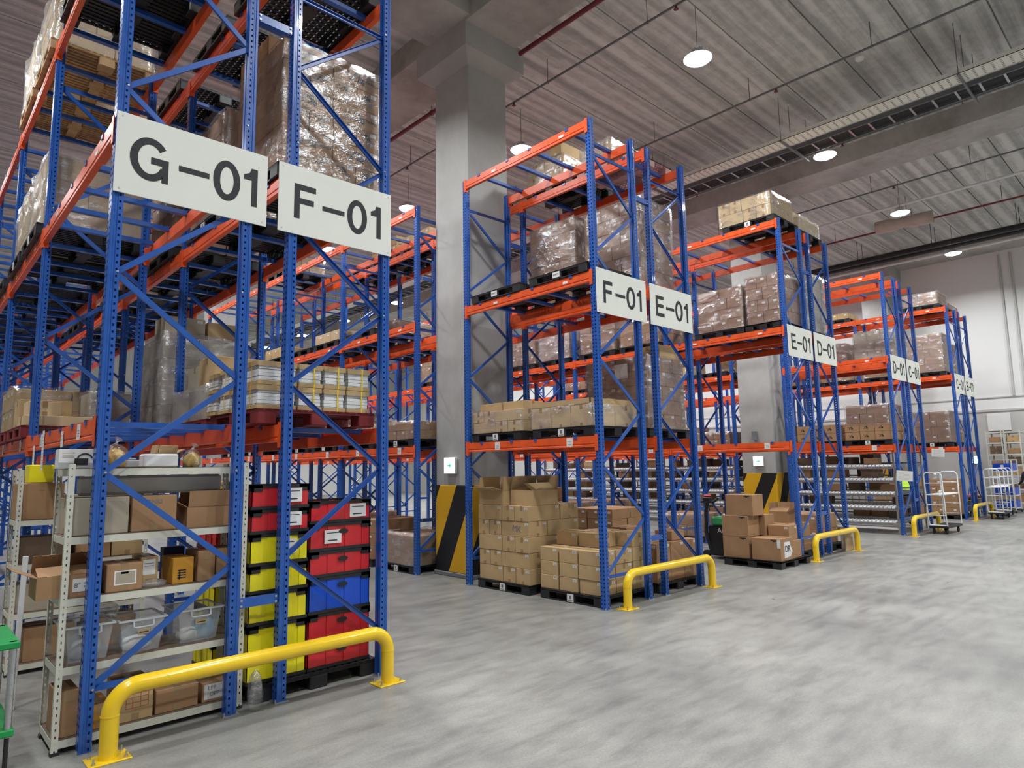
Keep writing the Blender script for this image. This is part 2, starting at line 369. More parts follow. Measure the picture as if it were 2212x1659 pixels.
# ------------------------------------------------------------------ high bay lamps: the hall's light
lb=MB(); lb.lathe([(.0,.17),(.05,.17),(.06,.10),(.11,.09),(.14,.05),(.245,.01),(.25,-.01)],28)
for k in range(12):
    a=2*math.pi*k/12; lb.box(-.004,.004,.05,.12,.09,.2) if False else lb.sweep([(-.003,0),(.003,0),(.003,.08),(-.003,.08)],(math.cos(a)*.03,math.sin(a)*.03,.10),(math.cos(a)*.10,math.sin(a)*.10,.10),(-math.sin(a),math.cos(a),0),closed=True,cap=True)
lampbody=lb.mesh('housing',M['whitepl'])
ll=MB(); ll.lathe([(.245,-.005),(.22,-.035),(.14,-.06),(.001,-.07)],28); lamplens=ll.mesh('lens',M['lens'])
lc=MB(); lc.cyl((0,0,.17),(0,0,1.0),.006,6); lampcord=lc.mesh('cord',M['pipe'])
ld=bpy.data.lights.new('lamp_light','AREA'); ld.shape='DISK'; ld.size=.46; ld.energy=LAMP_WATT; ld.color=(.97,.985,1.0); ld.spread=R(150)
def lamp(x,y,label):
    t=empty('high_bay_lamp',(x,y,9.0),0,label,'ceiling lamp','high bay lamps')
    inst('housing',lampbody,t); inst('lens',lamplens,t); inst('cord',lampcord,t)
    inst('lamp_light',ld,t,loc=(0,0,-.085))
COLN={3.45:'over the aisle between first two racks',9.02:'over the aisle past the striped pillar',14.64:'over the aisle before the flow racks',20.1:'over the aisle near the ceiling fan',25.8:'over the aisle by the end wall',-2.1:'over the aisle left of the nearest rack'}
for x in (-2.1,3.45,9.02,14.64,20.1,25.8):
    for j in range(-2,8):
        y=.45+4.55*j
        if x<0 and j>3: continue
        nm={0:'nearest',1:'second',2:'third',3:'fourth',4:'fifth',5:'sixth',6:'seventh',7:'farthest',-1:'just behind the viewer',-2:'farthest behind the viewer'}[j]
        lamp(x,y,'round high bay lamp, %s, %s'%(nm,COLN[x]))

# ------------------------------------------------------------------ pipes, trays and fan under the ceiling
def pipe_run(name,x,z,r,m,label,drop=1.21*2,group='pipes under the ceiling',y0=-10,y1=34):
    t=empty(name,(x,y0,z),0,label,'pipe',group)
    b=MB(); b.cyl((0,0,0),(0,y1-y0,0),r,10); b.build('pipe',m,t)
    hb=MB(); hb.cyl((0,0,r),(0,0,10-z),.008,6); hb.tube([(r*1.25*math.cos(a),0,r*1.25*math.sin(a)) for a in [2*math.pi*i/10 for i in range(10)]],.006,5,closed=True); me=hb.mesh('hanger',m)
    k=0; y=1.2
    while y<y1-y0-1: inst('hanger',me,t,loc=(0,y,0)); y+=drop
    return t
p=pipe_run('sprinkler_pipe',7.02,9.45,.045,M['redpipe'],'dark red sprinkler pipe running along the stained concrete beam')
for x,z,r,m,l in ((8.13,9.5,.022,M['pipe'],'thin grey pipe nearest the striped pillar under the ceiling'),
                (11.85,9.5,.022,M['pipe'],'thin grey pipe beside the first bright lamp'),
                (15.4,9.5,.022,M['pipe'],'thin grey pipe beside the ladder cable tray'),
                (19.15,9.5,.022,M['pipe'],'thin grey pipe just past the second concrete beam'),
                (20.85,9.5,.04,M['whitepl'],'pale pipe running above the ceiling fan'),
                (22.9,9.5,.03,M['redpipe'],'thin red pipe beyond the ceiling fan'),
                (26.7,9.3,.045,M['whitepl'],'white pipe at the top of the end wall')):
    t=pipe_run('sprinkler_pipe',x,z,r,m,l)
    if m is M['pipe']:
        sb=MB(); sb.lathe([(.0,.0),(.02,0),(.02,-.05),(.045,-.055),(.045,-.06),(0,-.065)],10); me=sb.mesh('sprinkler_head',M['redpipe'])
        for y in range(2,40,4): inst('sprinkler_head',me,t,loc=(0,y+.3,-.015))
for x,l in ((25.0,'black duct pipe near the end wall, nearer of two'),(25.5,'black duct pipe near the end wall, farther of two')):
    pipe_run('duct_pipe',x,9.2,.10,M['black'],l,group='black duct pipes')
t=empty('cable_tray',(13.1,-10,8.98),0,'pale perforated cable tray panel hung under the ceiling','cable tray')
b=MB()
b.box(0,.42,0,44,0,.01); b.box(0,.01,0,44,0,.09); b.box(.41,.42,0,44,0,.09); b.build('tray',M['signwhite'],t)
b=MB()
for i in range(150):
    for j in range(5): b.box(.05+.07*j,.09+.07*j,i*.14+.02,i*.14+.06,-.002,-.0005)
tag(b.build('perforation',M['greyboard'],t),kind='stuff')
hb=MB(); hb.box(-.05,1.45,-.02,.02,-.05,-.01); hb.cyl((-.02,0,-.05),(-.02,0,1.02),.007,6); hb.cyl((1.42,0,-.05),(1.42,0,1.02),.007,6); hb.cyl((.5,0,-.05),(.5,0,1.02),.007,6); me=hb.mesh('trapeze_hanger',M['pipe'])
for i in range(13): inst('trapeze_hanger',me,t,loc=(0,.6+3.4*i,0))
t=empty('ladder_tray',(13.78,-10,9.0),0,'dark ladder cable tray full of cables under the ceiling','cable tray')
b=MB(); b.box(0,.03,0,44,-.01,.09); b.box(.47,.5,0,44,-.01,.09); b.build('side_rail',M['pipe'],t)
b=MB()
for i in range(110): b.box(.03,.47,i*.4,i*.4+.04,0,.02)
tag(b.build('rung',M['steel'],t),kind='stuff')
b=MB(); random.seed(3)
for i in range(9):
    x=.07+.045*i; b.tube([(x+random.uniform(-.008,.008),yy,.045+random.uniform(-.006,.006)) for yy in range(0,45,2)],.019,6)
b.build('cable',M['black'],t)
# jet fan
t=empty('jet_fan',(21.6,.78,9.17),0,'large cream tube jet fan hanging beside a lamp','ceiling fan')
t.rotation_euler=(0,R(0),R(8))
b=MB(); b.lathe([(.20,-.78),(.20,-.28),(.165,-.2),(.165,.2),(.20,.28),(.20,.78),(.185,.78),(.15,.25),(.15,-.25),(.185,-.78),(.20,-.78)],28); b.xf(Matrix.Rotation(R(90),4,'X'))
b.build('tube',mat('cream_metal',(.45,.36,.31),.5),t)
b=MB(); b.cyl((0,.1,.18),(0,.1,1.28),.012,8); b.cyl((0,-.1,.18),(0,-.1,1.28),.012,8); b.build('hanger',M['steel'],t)
for i,(x,y,l) in enumerate(((12.9,-1.0,'small pale smoke detector beside the cable tray'),(10.7,-2.3,'small pale smoke detector near the right edge'),(18.1,.3,'small pale smoke detector above the ceiling fan'))):
    t=empty('smoke_detector',(x,y,10),0,l,'smoke detector','smoke detectors on the ceiling')
    b=MB(); b.lathe([(.0,-.06),(.07,-.05),(.09,-.02),(.09,0)],16); b.build('housing',M['signwhite'],t)
# conduits on the end wall
for i,(yy,l) in enumerate(((-.70,'grey conduit rising up the white end wall, nearer one'),(-.35,'grey conduit rising up the white end wall, farther one'))):
    t=empty('wall_conduit',(XW-.04,yy,4.06),0,l,'conduit','conduits on the end wall')
    b=MB(); b.cyl((0,0,0),(0,0,5.3),.035,8); b.build('pipe',M['wallgrey'],t)

# ================================================================== pallet racks
WX,WY,HT=.075,.085,6.51
def post_mesh():
    pr=[(.062,.034,0),(.075,.034,0),(.075,.0,0),(.061,.0,1),(.048,.0,0),(.043,.0,0),(.037,.006,0),(.026,.006,0),(.020,.0,0),(.003,.0,0),(0,.003,0),(0,.011,1),(0,.028,0),(0,.057,1),(0,.074,0),(0,.082,0),(.003,.085,0),(.020,.085,0),(.026,.079,0),(.037,.079,0),(.043,.085,0),(.048,.085,1),(.061,.085,0),(.075,.085,0),(.075,.051,0),(.062,.051,0)]
    b=MB(); P=.05; n=int(HT/P)
    for i in range(len(pr)-1):
        (x0,y0,h),(x1,y1,_)=pr[i],pr[i+1]
        if not h: b.add([(x0,y0,0),(x1,y1,0),(x1,y1,HT),(x0,y0,HT)],[(0,1,2,3)])
        else:
            z=0
            for k in range(n):
                z1=k*P+.016; b.add([(x0,y0,z),(x1,y1,z),(x1,y1,z1),(x0,y0,z1)],[(0,1,2,3)]); z=k*P+.034
            b.add([(x0,y0,z),(x1,y1,z),(x1,y1,HT),(x0,y0,HT)],[(0,1,2,3)])
    # bolts of the bracing, on both flanges
    for z in (.39,1.80,3.21,4.62,6.04):
        b.cyl((.062,-.006,z),(.062,.0,z),.008,8,1); b.cyl((.062,.085,z),(.062,.091,z),.008,8,1)
    return b.mesh('post',[M['blue'],M['zinc']])
ME_POST=post_mesh()
def brace_mesh(z0,z1,name='brace'):
    b=MB(); c=[(-.02,.0),(-.02,.022),(-.017,.022),(-.017,.003),(.017,.003),(.017,.022),(.02,.022),(.02,0)]
    p0=Vector((.055,.030,z0)); p1=Vector((.945,.030,z1)); t=(p1-p0).normalized(); sd=Vector((0,1,0)).cross(t)
    n=len(c); vs=[p0+sd*a+Vector((0,d_,0)) for a,d_ in c]+[p1+sd*a+Vector((0,d_,0)) for a,d_ in c]
    b.add(vs,[(i,(i+1)%n,n+(i+1)%n,n+i) for i in range(n)]+[tuple(range(n)),tuple(range(n,2*n))[::-1]])
    return b.mesh(name,M['blue'])
BR=[brace_mesh(0,0),brace_mesh(0,.70),brace_mesh(.70,0)]
b=MB(); b.box(-.02,.10,-.012,.097,0,.006); b.cyl((-.010,.0,.006),(-.010,.0,.03),.007,6); b.cyl((.088,.085,.006),(.088,.085,.03),.007,6); ME_FOOT=b.mesh('foot_plate',M['zinc'])
_bm={}
def beam_mesh(L):
    k=round(L,3)
    if k not in _bm:
        b=MB(); pr=[(0,0),(.032,0),(.032,-.026),(.05,-.026),(.05,-.14),(0,-.14),(0,-.118),(.006,-.112),(.006,-.10),(0,-.094)]
        n=len(pr); vs=[(a-.005,0,c) for a,c in pr]+[(a-.005,L,c) for a,c in pr]
        b.add(vs,[(i,(i+1)%n,n+(i+1)%n,n+i) for i in range(n)]+[tuple(range(n))[::-1],tuple(range(n,2*n))]); _bm[k]=b.mesh('beam',M['orange'])
    return _bm[k]
b=MB(); b.box(-.011,.047,0,.005,-.19,.02); b.box(-.011,-.005,-.045,.005,-.19,.02); b.box(-.0125,-.011,-.02,-.012,-.04,-.03); b.box(-.0125,-.011,-.02,-.012,-.15,-.14)
ME_CON=b.mesh('connector',M['orange'])
b=MB(); b.box(.046,.954,-.03,.03,-.042,0.0); b.box(-.013,.046,-.028,.028,.001,.007); b.box(.954,1.013,-.028,.028,.001,.007); b.box(-.013,-.007,-.028,.028,-.03,.007); b.box(1.007,1.013,-.028,.028,-.03,.007)
ME_BAR=b.mesh('support_bar',M['blue'])
b=MB(); b.box(-.0075,-.0052,-.055,.055,-.125,-.01); b.box(-.0082,-.0075,-.03,.03,-.06,-.055,1); b.box(-.0082,-.0075,-.03,.02,-.08,-.075,1); b.box(-.0082,-.0075,-.03,.03,-.1,-.095,1); ME_LAB=b.mesh('bay_label',[M['sticker'],M['greyink']])
b=MB(); b.box(-.0075,-.0052,-.045,.045,-.085,-.05); ME_STK=b.mesh('sticker',M['sticker'])
LEV=(2.17,4.36,6.49)
def rack(x0,ys,label,aisle='left',bars=4,skip=(),first_bars=None,spacers=False):
    """one single-depth run; x0 = left edge; aisle side at left or right"""
    t=empty('pallet_rack',(x0,ys[0],0),0,label,'pallet rack','blue and orange pallet racks')
    def put(name,me,x,y,z,flip=False,par=t): return inst(name,me,par,loc=(x,y-ys[0],z),rot=(0,0,math.pi if flip else 0))
    A=aisle=='right'
    for y in ys:
        put('post',ME_POST,0,y,0); put('post',ME_POST,1,y+WY,0,True)
        put('foot_plate',ME_FOOT,0,y,0); put('foot_plate',ME_FOOT,1,y+WY,0,True)
        def br(i,z): put('brace',BR[i],1 if A else 0,y+(WY if A else 0),z,A)
        br(0,.39); br(0,6.02)
        for k,z in enumerate((.39,1.10,1.80,2.51,3.21,3.92,4.62,5.32)): br(1 if k%2==0 else 2,z)
    for i in range(len(ys)-1):
        if i in skip: continue
        ya,yb=ys[i]+WY,ys[i+1]; L=yb-ya
        for li,z in enumerate(LEV):
            for s in (0,1):
                bm=put('beam',beam_mesh(L),s,yb if s else ya,z,bool(s))
                inst('connector',ME_CON,bm); c=inst('connector',ME_CON,bm,loc=(0,L,0)); c.scale=(1,-1,1)
                if (s==0)!=A:
                    for q in (.17,.73):
                        inst('bay_label' if li==0 else 'sticker',ME_LAB if li==0 else ME_STK,bm,loc=(0,L*q,0))
            nb=(first_bars[li] if first_bars and i==0 else bars)
            for k in range(nb):
                f=(.13,.42,.61,.87)[k] if nb==4 else (k+.55)/(nb+.1)
                put('support_bar',ME_BAR,0,ya+L*f,z)
    if spacers:
        sb=MB(); sb.box(-.308,-.001,.02,.065,-.035,.035); 
        for q in (-.29,-.02):
            for zz in (-.02,.02): sb.cyl((q,.012,zz),(q,.02,zz),.009,8,1)
        me=sb.mesh('row_spacer',[M['blue'],M['zinc']])
        for y in ys:
            for z in (.79,5.64): put('row_spacer',me,0,y,z)
    return t
def seq(a,n,B=2.659): return [a+B*i for i in range(n+1)]
RX=[0,5.591,11.214,16.818,22.426]; GO=1.309
rack(0,[0,3.05]+seq(5.75,4),'blue orange pallet rack at left ending at the G-01 sign','left',4,first_bars=(6,5,4))
rack(GO,[0,2.845]+seq(5.5,7),'blue orange pallet rack ending at the larger, nearer F-01 sign','right',4,spacers=True)
rack(RX[1],[.185,2.844],'single rack bay in front of the striped pillar, at the smaller F-01 sign','left')
rack(RX[1],seq(4.24,4),'rack run continuing behind the striped pillar toward the back','left')
rack(RX[1],seq(16.6,2),'farthest rack run on the line of the striped pillar','left')
rack(RX[1]+GO,[.185,2.844]+seq(5.5,3),'rack run ending at the E-01 sign beside the smaller F-01 sign','right',spacers=True)
rack(RX[2],seq(.162,8),'rack run ending at the smaller E-01 sign by the pallet truck','left')
rack(RX[2]+GO,seq(.162,8),'rack run ending at the larger D-01 sign','right',spacers=True)
rack(RX[3],[.102,2.76]+seq(4.30,4),'rack run over the carton flow racks at the smaller D-01 sign','left',skip=(1,))
rack(RX[3]+GO,[.102,2.76]+seq(4.30,3),'rack run ending at the larger C-01 sign','right',spacers=True)
rack(RX[4],seq(.053,7),'rack run ending at the smaller C-01 sign','left')
rack(RX[4]+GO,seq(.053,7),'rack run ending at the B-01 sign near the end wall','right',spacers=True)

# ------------------------------------------------------------------ row signs
FR={'G':(.083,.383,.61,.825),'x':(.125,.36,.58,.80)}
def sign(x,y,txt,label):
    t=empty('row_sign',(x,y-.012,3.787),0,label,'sign','white row number signs')
    b=MB(); b.cbox(0,1.106,-.008,.0,0,.607,.002); b.build('board',M['signwhite'],t)
    fr=FR['G'] if txt[0]=='G' else FR['x']
    glyph_mesh(txt,.308 if txt[0]!='G' else .318,[f*1.106 for f in fr],.0015).build('lettering',M['ink'],t,loc=(0,-.0085,.143))
    b=MB()
    for u in (.035,1.07):
        for v in (.03,.577): b.cyl((u,-.011,v),(u,-.008,v),.006,8)
    b.build('rivet',M['zinc'],t)
DW=2.309-1.106
ylist=[0,.185,.162,.102,.053]
for i,(a,c) in enumerate((('G','F'),('F','E'),('E','D'),('D','C'),('C','B'))):
    big=lambda q:{0:'largest, at the upper left',1:'on the rack before the striped pillar',2:'on the rack behind the pallet truck',3:'on the rack with the carton flow shelves',4:'on the farthest rack by the end wall'}[q]
    sign(RX[i],ylist[i],a+'-01','white sign reading %s-01 %s'%(a,big(i)))
    sign(RX[i]+DW,ylist[i],c+'-01','white sign reading %s-01 %s'%(c,big(i)))

# ------------------------------------------------------------------ yellow guard rails
def guard(x,y,L,label):
    t=empty('guard_rail',(x,y,0),0,label,'guard rail','yellow tubular guard rails')
    r=.054; H=.425; q=.16
    path=[(0,0,.008)]+arc((q,0,H-q),q,180,90,8,(1,0,0),(0,0,1))+arc((L-q,0,H-q),q,90,0,8,(1,0,0),(0,0,1))+[(L,0,.008)]
    b=MB(); b.tube(path,r,20); 
    for px in (0,L): b.tube([(px,0,H-q-.004),(px,0,H-q+.004)],r+.0025,20)
    b.build('rail',M['yellow'],t)
    for px in (0,L):
        b=MB(); b.cbox(px-.12,px+.12,-.09,.09,0,.010,.002); p_=b.build('base_plate',M['yellow'],t)
        b=MB()
        for dx in (-.09,.09):
            for dy in (-.06,.06): b.cyl((px+dx,dy,.008),(px+dx,dy,.045),.006,6); b.cyl((px+dx,dy,.01),(px+dx,dy,.02),.012,6)
        b.build('anchor_bolt',M['zinc'],p_)
guard(.125,-.20,2.06,'yellow guard rail in front of the G-01 and F-01 rack ends')
guard(5.86,.055,2.03,'yellow guard rail in front of the F-01 and E-01 rack ends')
guard(11.33,-.04,2.02,'yellow guard rail beside the pallet of cartons on the pallet truck')
guard(16.76,-.11,2.03,'yellow guard rail behind the white roll cage')
guard(22.15,-.20,2.03,'yellow guard rail partly hidden behind the far roll cage')

# ================================================================== pallets, cartons and wrapped loads
def pallet_mesh(m,W=1.1,D=1.1):
    b=MB(); H=.13
    for k in range(17):
        a=k*(W-.047)/16; b.box(a,a+.047,0,D,H-.014,H)
    for k in range(17):
        a=k*(D-.038)/16; b.box(0,W,a,a+.038,H-.024,H-.0141)
    b.box(0,W,0,.02,H-.03,H-.0005); b.box(0,W,D-.02,D,H-.03,H-.0005); b.box(0,.02,.02,D-.02,H-.03,H-.0005); b.box(W-.02,W,.02,D-.02,H-.03,H-.0005)
    for i in range(3):
        for j in range(3):
            cx=(.0,(W-.16)/2,W-.16)[i]; cy=(.0,(D-.16)/2,D-.16)[j]
            b.cbox(cx,cx+.16,cy,cy+.16,.0,H-.024,.008)
    for i in range(3):
        a=(.002,(W-.11)/2,W-.112)[i]; b.box(a,a+.11,.16,D-.16,.001,.018)
    return b.mesh('pallet',M[m])
_pm={}
b=MB(); b.box(-.004,0,0,.11,.012,.112); b.box(-.005,-.004,.035,.075,.05,.095,1); b.box(-.005,-.004,.015,.095,.025,.035,1); ME_PST=b.mesh('label_card',[M['sticker'],M['greyink']])
b=MB(); b.box(-.004,0,0,.13,.03,.11); ME_PSE=b.mesh('label_card',[M['sticker']])
def pallet(x,y,z,label,m='black',W=1.1,D=1.1,card=True,empty_card=False):
    k=(m,W,D)
    if k not in _pm: _pm[k]=pallet_mesh(*k)
    o=inst('pallet',_pm[k],None,(x,y,z)); tag(o,label,'pallet','plastic pallets')
    if card:
        c=inst('label_card',ME_PSE if empty_card else ME_PST,o,(0,D*.45,0))
        if empty_card: text('EMPTY',.035,'ink',c,(-.0048,.065,.07),'-x')
    return o
_cm={}
def carton_mesh(lx,ly,lz,m):
    k=(round(lx,2),round(ly,2),round(lz,2),m)
    if k not in _cm:
        lx,ly,lz=k[:3]
        b=MB(); b.cbox(0,lx,0,ly,0,lz,.004)
        t=MB()
        if lx>=ly:
            a=ly/2-.024; c=ly/2+.024; t.box(-.001,lx+.001,a,c,lz-.0005,lz+.001); t.box(-.001,0,a,c,lz-.07,lz); t.box(-.001,0,a,c,0.002,.05)
            sx=MB(); sx.box(-.0006,0,ly/2-.0012,ly/2+.0012,.05,lz-.07); 
        else:
            a=lx/2-.024; c=lx/2+.024; t.box(a,c,-.001,ly+.001,lz-.0005,lz+.001); t.box(a,c,-.001,0,lz-.07,lz); t.box(a,c,-.001,0,0.002,.05)
        _cm[k]=(b.mesh('carton',M[m]),t.mesh('tape',M['tape']))
    return _cm[k]
b=MB(); b.box(-.0015,0,0,.06,0,.035); b.box(-.002,-.0015,.008,.045,.006,.012,1); b.box(-.002,-.0015,.008,.052,.022,.027,1); ME_SX=b.mesh('sticker',[M['sticker'],M['greyink']])
b=MB(); b.box(0,.06,-.0015,0,0,.035); b.box(.008,.045,-.002,-.0015,.006,.012,1); b.box(.008,.052,-.002,-.0015,.022,.027,1); ME_SY=b.mesh('sticker',[M['sticker'],M['greyink']])
NC=[0]; far_mb=MB(); FARM=['tan','brown','mauve','pale','dark','greyboard','sticker','mustard']
WORDS={'tan':'tan','brown':'brown','mauve':'brown','pale':'pale','dark':'dark','greyboard':'greyish','mustard':'mustard'}
def carton(x,y,z,lx,ly,lz,m='tan',label='',group=None,tape=True,sx=False,sy=False,rz=0,ind=True):
    lx-=.004; ly-=.004
    if not ind:
        far_mb.cbox(x,x+lx,y,y+ly,z,z+lz-.002,.006,FARM.index(m))
        if sx and ly>.2: far_mb.box(x-.003,x,y+.05,y+.12,z+lz-.09,z+lz-.05,FARM.index('sticker'))
        return None
    me,tp=carton_mesh(lx,ly,lz,m); NC[0]+=1
    o=inst('carton',me,None,(x,y,z),(0,0,rz)); tag(o,label,'box',group or 'cardboard cartons')
    o.scale=(lx/round(lx,2),ly/round(ly,2),(lz-.003)/round(lz,2))
    if tape: inst('tape',tp,o)
    if sx: inst('sticker',ME_SX,o,(0,.02,lz-.055))
    if sy: inst('sticker',ME_SY,o,(lx-.09,0,lz-.055))
    return o
def grid(nx,ny): return [(i/nx,(i+1)/nx,j/ny,(j+1)/ny) for i in range(nx) for j in range(ny)]
PIN=[(0,.6,0,.34),(0,.6,.34,.67),(0,.6,.67,1),(.6,1,0,.5),(.6,1,.5,1)]
PIN2=[(0,.4,0,.5),(0,.4,.5,1),(.4,1,0,.34),(.4,1,.34,.67),(.4,1,.67,1)]
PN3=[(0,.37,0,.63),(.37,1,0,.37),(.37,1,.37,.63),(0,.37,.63,1),(.37,1,.63,1)]
def stack(x,y,z,W,D,n,bh,m,desc,pats,ind=True,jit=.003,sx=True,sy=True,top=True,tape=True,skip=None,after=None):
    for k in range(n):
        P=pats[k%len(pats)]
        L=sorted([p for p in P if p[0]<.01],key=lambda p:p[2]); Rr=sorted([p for p in P if p[2]<.01 and p[0]>=.01],key=lambda p:p[0])
        Tp=[p for p in P if p not in L and p not in Rr] if (top and k==n-1) else []
        for kind,lst in (('left face',L),('right face',Rr),('top',Tp)):
            for q,p in enumerate(lst):
                if skip and skip(k,p): continue
                j1,j2=random.uniform(-jit,jit),random.uniform(-jit,jit)
                mm=m if isinstance(m,str) else random.choice(m)
                pos=('near corner' if (kind=='left face' and q==0) else (kind+' '+(ORD1[q] if kind=='left face' else ORD1[q+1] if kind=='right face' else ORD1[q])))
                lab='%s carton, %s layer, %s, %s'%(WORDS[mm],'top' if (k==n-1 and n>1) else ORD[k],pos,desc)
                o=carton(x+W*p[0]+j1+jit,y+D*p[2]+j2+jit,z+k*bh,W*(p[1]-p[0])-2*jit,D*(p[3]-p[2])-2*jit,bh,mm,lab,'cartons '+desc,tape,sx and kind!='top' and kind=='left face',sy and (kind=='right face' or (kind=='left face' and q==0)),ind=ind)
                if after and o: after(o,k,kind,q,W*(p[1]-p[0]),D*(p[3]-p[2]))
def wrap(x0,x1,y0,y1,z0,z1,label,m='film',amp=.010,top=.10):
    for L_ in LZ:
        if .01<z0-L_<.131: z0=L_+.133
    b=MB(); rnd=random.Random(int((x0*31+y0*17+z0*7)*100))
    o_=.014; cor=[(x0-o_,y0-o_),(x1+o_,y0-o_),(x1+o_,y1+o_),(x0-o_,y1+o_)]
    nz=max(4,int((z1-z0)/.07)); per=[]; 
    for i in range(4):
        a,c=cor[i],cor[(i+1)%4]; n=12
        for k in range(n): per.append((a[0]+(c[0]-a[0])*k/n,a[1]+(c[1]-a[1])*k/n,(( 0,-1),(1,0),(0,1),(-1,0))[i],k))
    N_=len(per); vs=[]
    ph=[rnd.uniform(0,6.28) for _ in range(8)]
    for j in range(nz+1):
        z=z0+(z1-z0)*j/nz
        for i,(px,py,nv,k) in enumerate(per):
            d=(math.sin(i*.9+j*.55+ph[0])+math.sin(i*.37-j*1.3+ph[1]))*.5*amp+rnd.uniform(-1,1)*amp*.35
            if k==0: d=0
            zz=z+(rnd.uniform(.002,.025) if j==nz else 0)
            vs.append((px+nv[0]*max(d,-.006),py+nv[1]*max(d,-.006),zz))
    fs=[]
    for j in range(nz):
        for i in range(N_): fs.append((j*N_+i,j*N_+(i+1)%N_,(j+1)*N_+(i+1)%N_,(j+1)*N_+i))
    if top:
        cx,cy=(x0+x1)/2,(y0+y1)/2; base=len(vs)
        for i,(px,py,nv,k) in enumerate(per):
            f=top*2*(1+rnd.uniform(-.3,.3)); vs.append((px+(cx-px)*f,py+(cy-py)*f,z1+.008+rnd.uniform(0,.02)))
        for i in range(N_): fs.append((nz*N_+i,nz*N_+(i+1)%N_,base+(i+1)%N_,base+i))
    b.add(vs,fs,0,True)
    o=b.build('stretch_wrap',M[m]); tag(o,label,'plastic wrap','clear stretch wraps'); return o
LZ=[0]+[q+.008 for q in LEV]

# ---- first row, F side, level 2: tall wrapped cartons with a printed mark
def yg_logo(parent,h,loc,face):
    mb=MB()
    P=[[(-.80,1.0),(-.42,1.0),(-.60,.58)],[(-.52,0),(-.20,0),(.42,1.0),(.12,1.0)],[(.12,1.0),(.95,1.0),(.95,.78),(.30,.78)],[(.40,.80),(.66,.80),(1.02,.16),(.84,-.05)],[(.30,.30),(.98,.30),(.98,.10),(.18,.10)],[(.70,.60),(1.22,.60),(1.22,-.05),(.98,-.05),(.98,.40),(.70,.40)]]
    for p in P:
        mb.add([(a*h,-.0014-.0002*P.index(p),c*h) for a,c in p],[tuple(range(len(p)))])
    me=mb.mesh('printed_mark',M['ink']); return inst('printed_mark',me,parent,loc=loc,rot=(0,0,0 if face=='-y' else R(-90)))
b=MB()
for k in range(4): b.box(.0,.10-.015*k,-.0012,0,-.02*k,-.02*k+.007)
ME_FINE=b.mesh('fine_print',M['greyink'])
def yg_after(o,k,kind,q,wx,wy):
    if kind=='right face' or (kind=='left face' and q==0):
        if wx>.4:
            yg_logo(o,.095,(wx*.42,0,.055),'-y'); text('Package',.045,'ink',o,(wx*.42+.20,-.003,.10),'-y','printed_mark')
        else:
            yg_logo(o,.05,(.08,0,.11),'-y'); inst('fine_print',ME_FINE,o,(.12,0,.10),scale=(.8,1,.7))
x0,y0=1.33,.24
pallet(1.28,.20,LZ[2],'black pallet under the marked cartons above the F-01 sign',card=True)
A_=[(0,.5,0,.34),(.5,1,0,.34),(0,.5,.34,.67),(0,.5,.67,1)]
B_=[(0,.26,0,.5),(.26,.5,0,.5),(.5,.75,0,.5),(.75,1,0,.5),(0,.26,.5,1)]
stack(x0,y0,LZ[2]+.131,1.0,1.06,6,.205,'brown','on marked stack above the F-01 sign',[B_,A_],sx=False,after=yg_after,top=False)
stack(x0,y0+.36,LZ[2]+.131+6*.205,1.0,.70,1,.205,'brown','topmost on marked stack above F-01',[[(0,.5,0,.5),(.5,.8,0,.5),(0,.5,.5,1)]],sx=False,top=False)
wrap(x0,x0+1.0,y0,y0+1.06,LZ[2]+.07,LZ[2]+.131+6*.205,'clear wrap round the marked carton stack above the F-01 sign',top=.14)
pallet(1.28,1.55,LZ[2],'black pallet under the second wrapped stack above the F-01 sign')
stack(1.31,1.58,LZ[2]+.131,1.04,1.06,5,.22,'mauve','on second wrapped stack above F-01',[PIN,PIN2],sx=False,top=False)
wrap(1.31,2.35,1.58,2.64,LZ[2]+.07,LZ[2]+.131+1.1,'clear wrap round the second stack above the F-01 sign')
# ---- first row, F side, level 1: book bundles on maroon pallet
pallet(1.16,.17,LZ[1],'maroon plastic pallet carrying strapped book bundles','maroon',card=False)
mb=MB()
def bundle(x,y,z,lx,ly,h,label):
    o=MB(); n=6
    for k in range(n):
        dx,dy=random.uniform(-.004,.004),random.uniform(-.004,.004)
        o.box(.01+dx,lx-.01+dx,.01+dy,ly-.01+dy,.014+k*(h-.02)/n,.014+(k+1)*(h-.02)/n-.003)
    e=o.build('book_bundle',M['paper']); e.location=(x,y,z); tag(e,label,'books','strapped book bundles')
    c=MB(); c.box(0,lx,0,ly,0,.012); c.box(0,lx,0,ly,h-.008,h); c.box(0,lx,-.004,0,h-.045,h); c.box(-.004,0,0,ly,h-.04,h); c.box(0,lx,-.004,0,0,.035); c.box(-.004,0,0,ly,0,.03)
    c.build('cardboard_cover',M['tan'],e)
    s=MB(); a=lx*.62; s.box(a,a+.012,-.0055,ly+.001,h-.001,h+.0015); s.box(a,a+.012,-.0055,-.004,0,h); a=ly*.4; s.box(-.0055,-.004,a,a+.012,0,h); s.box(-.005,lx,a,a+.012,h-.001,h+.0015)
    s.build('strap',M['strap'],e)
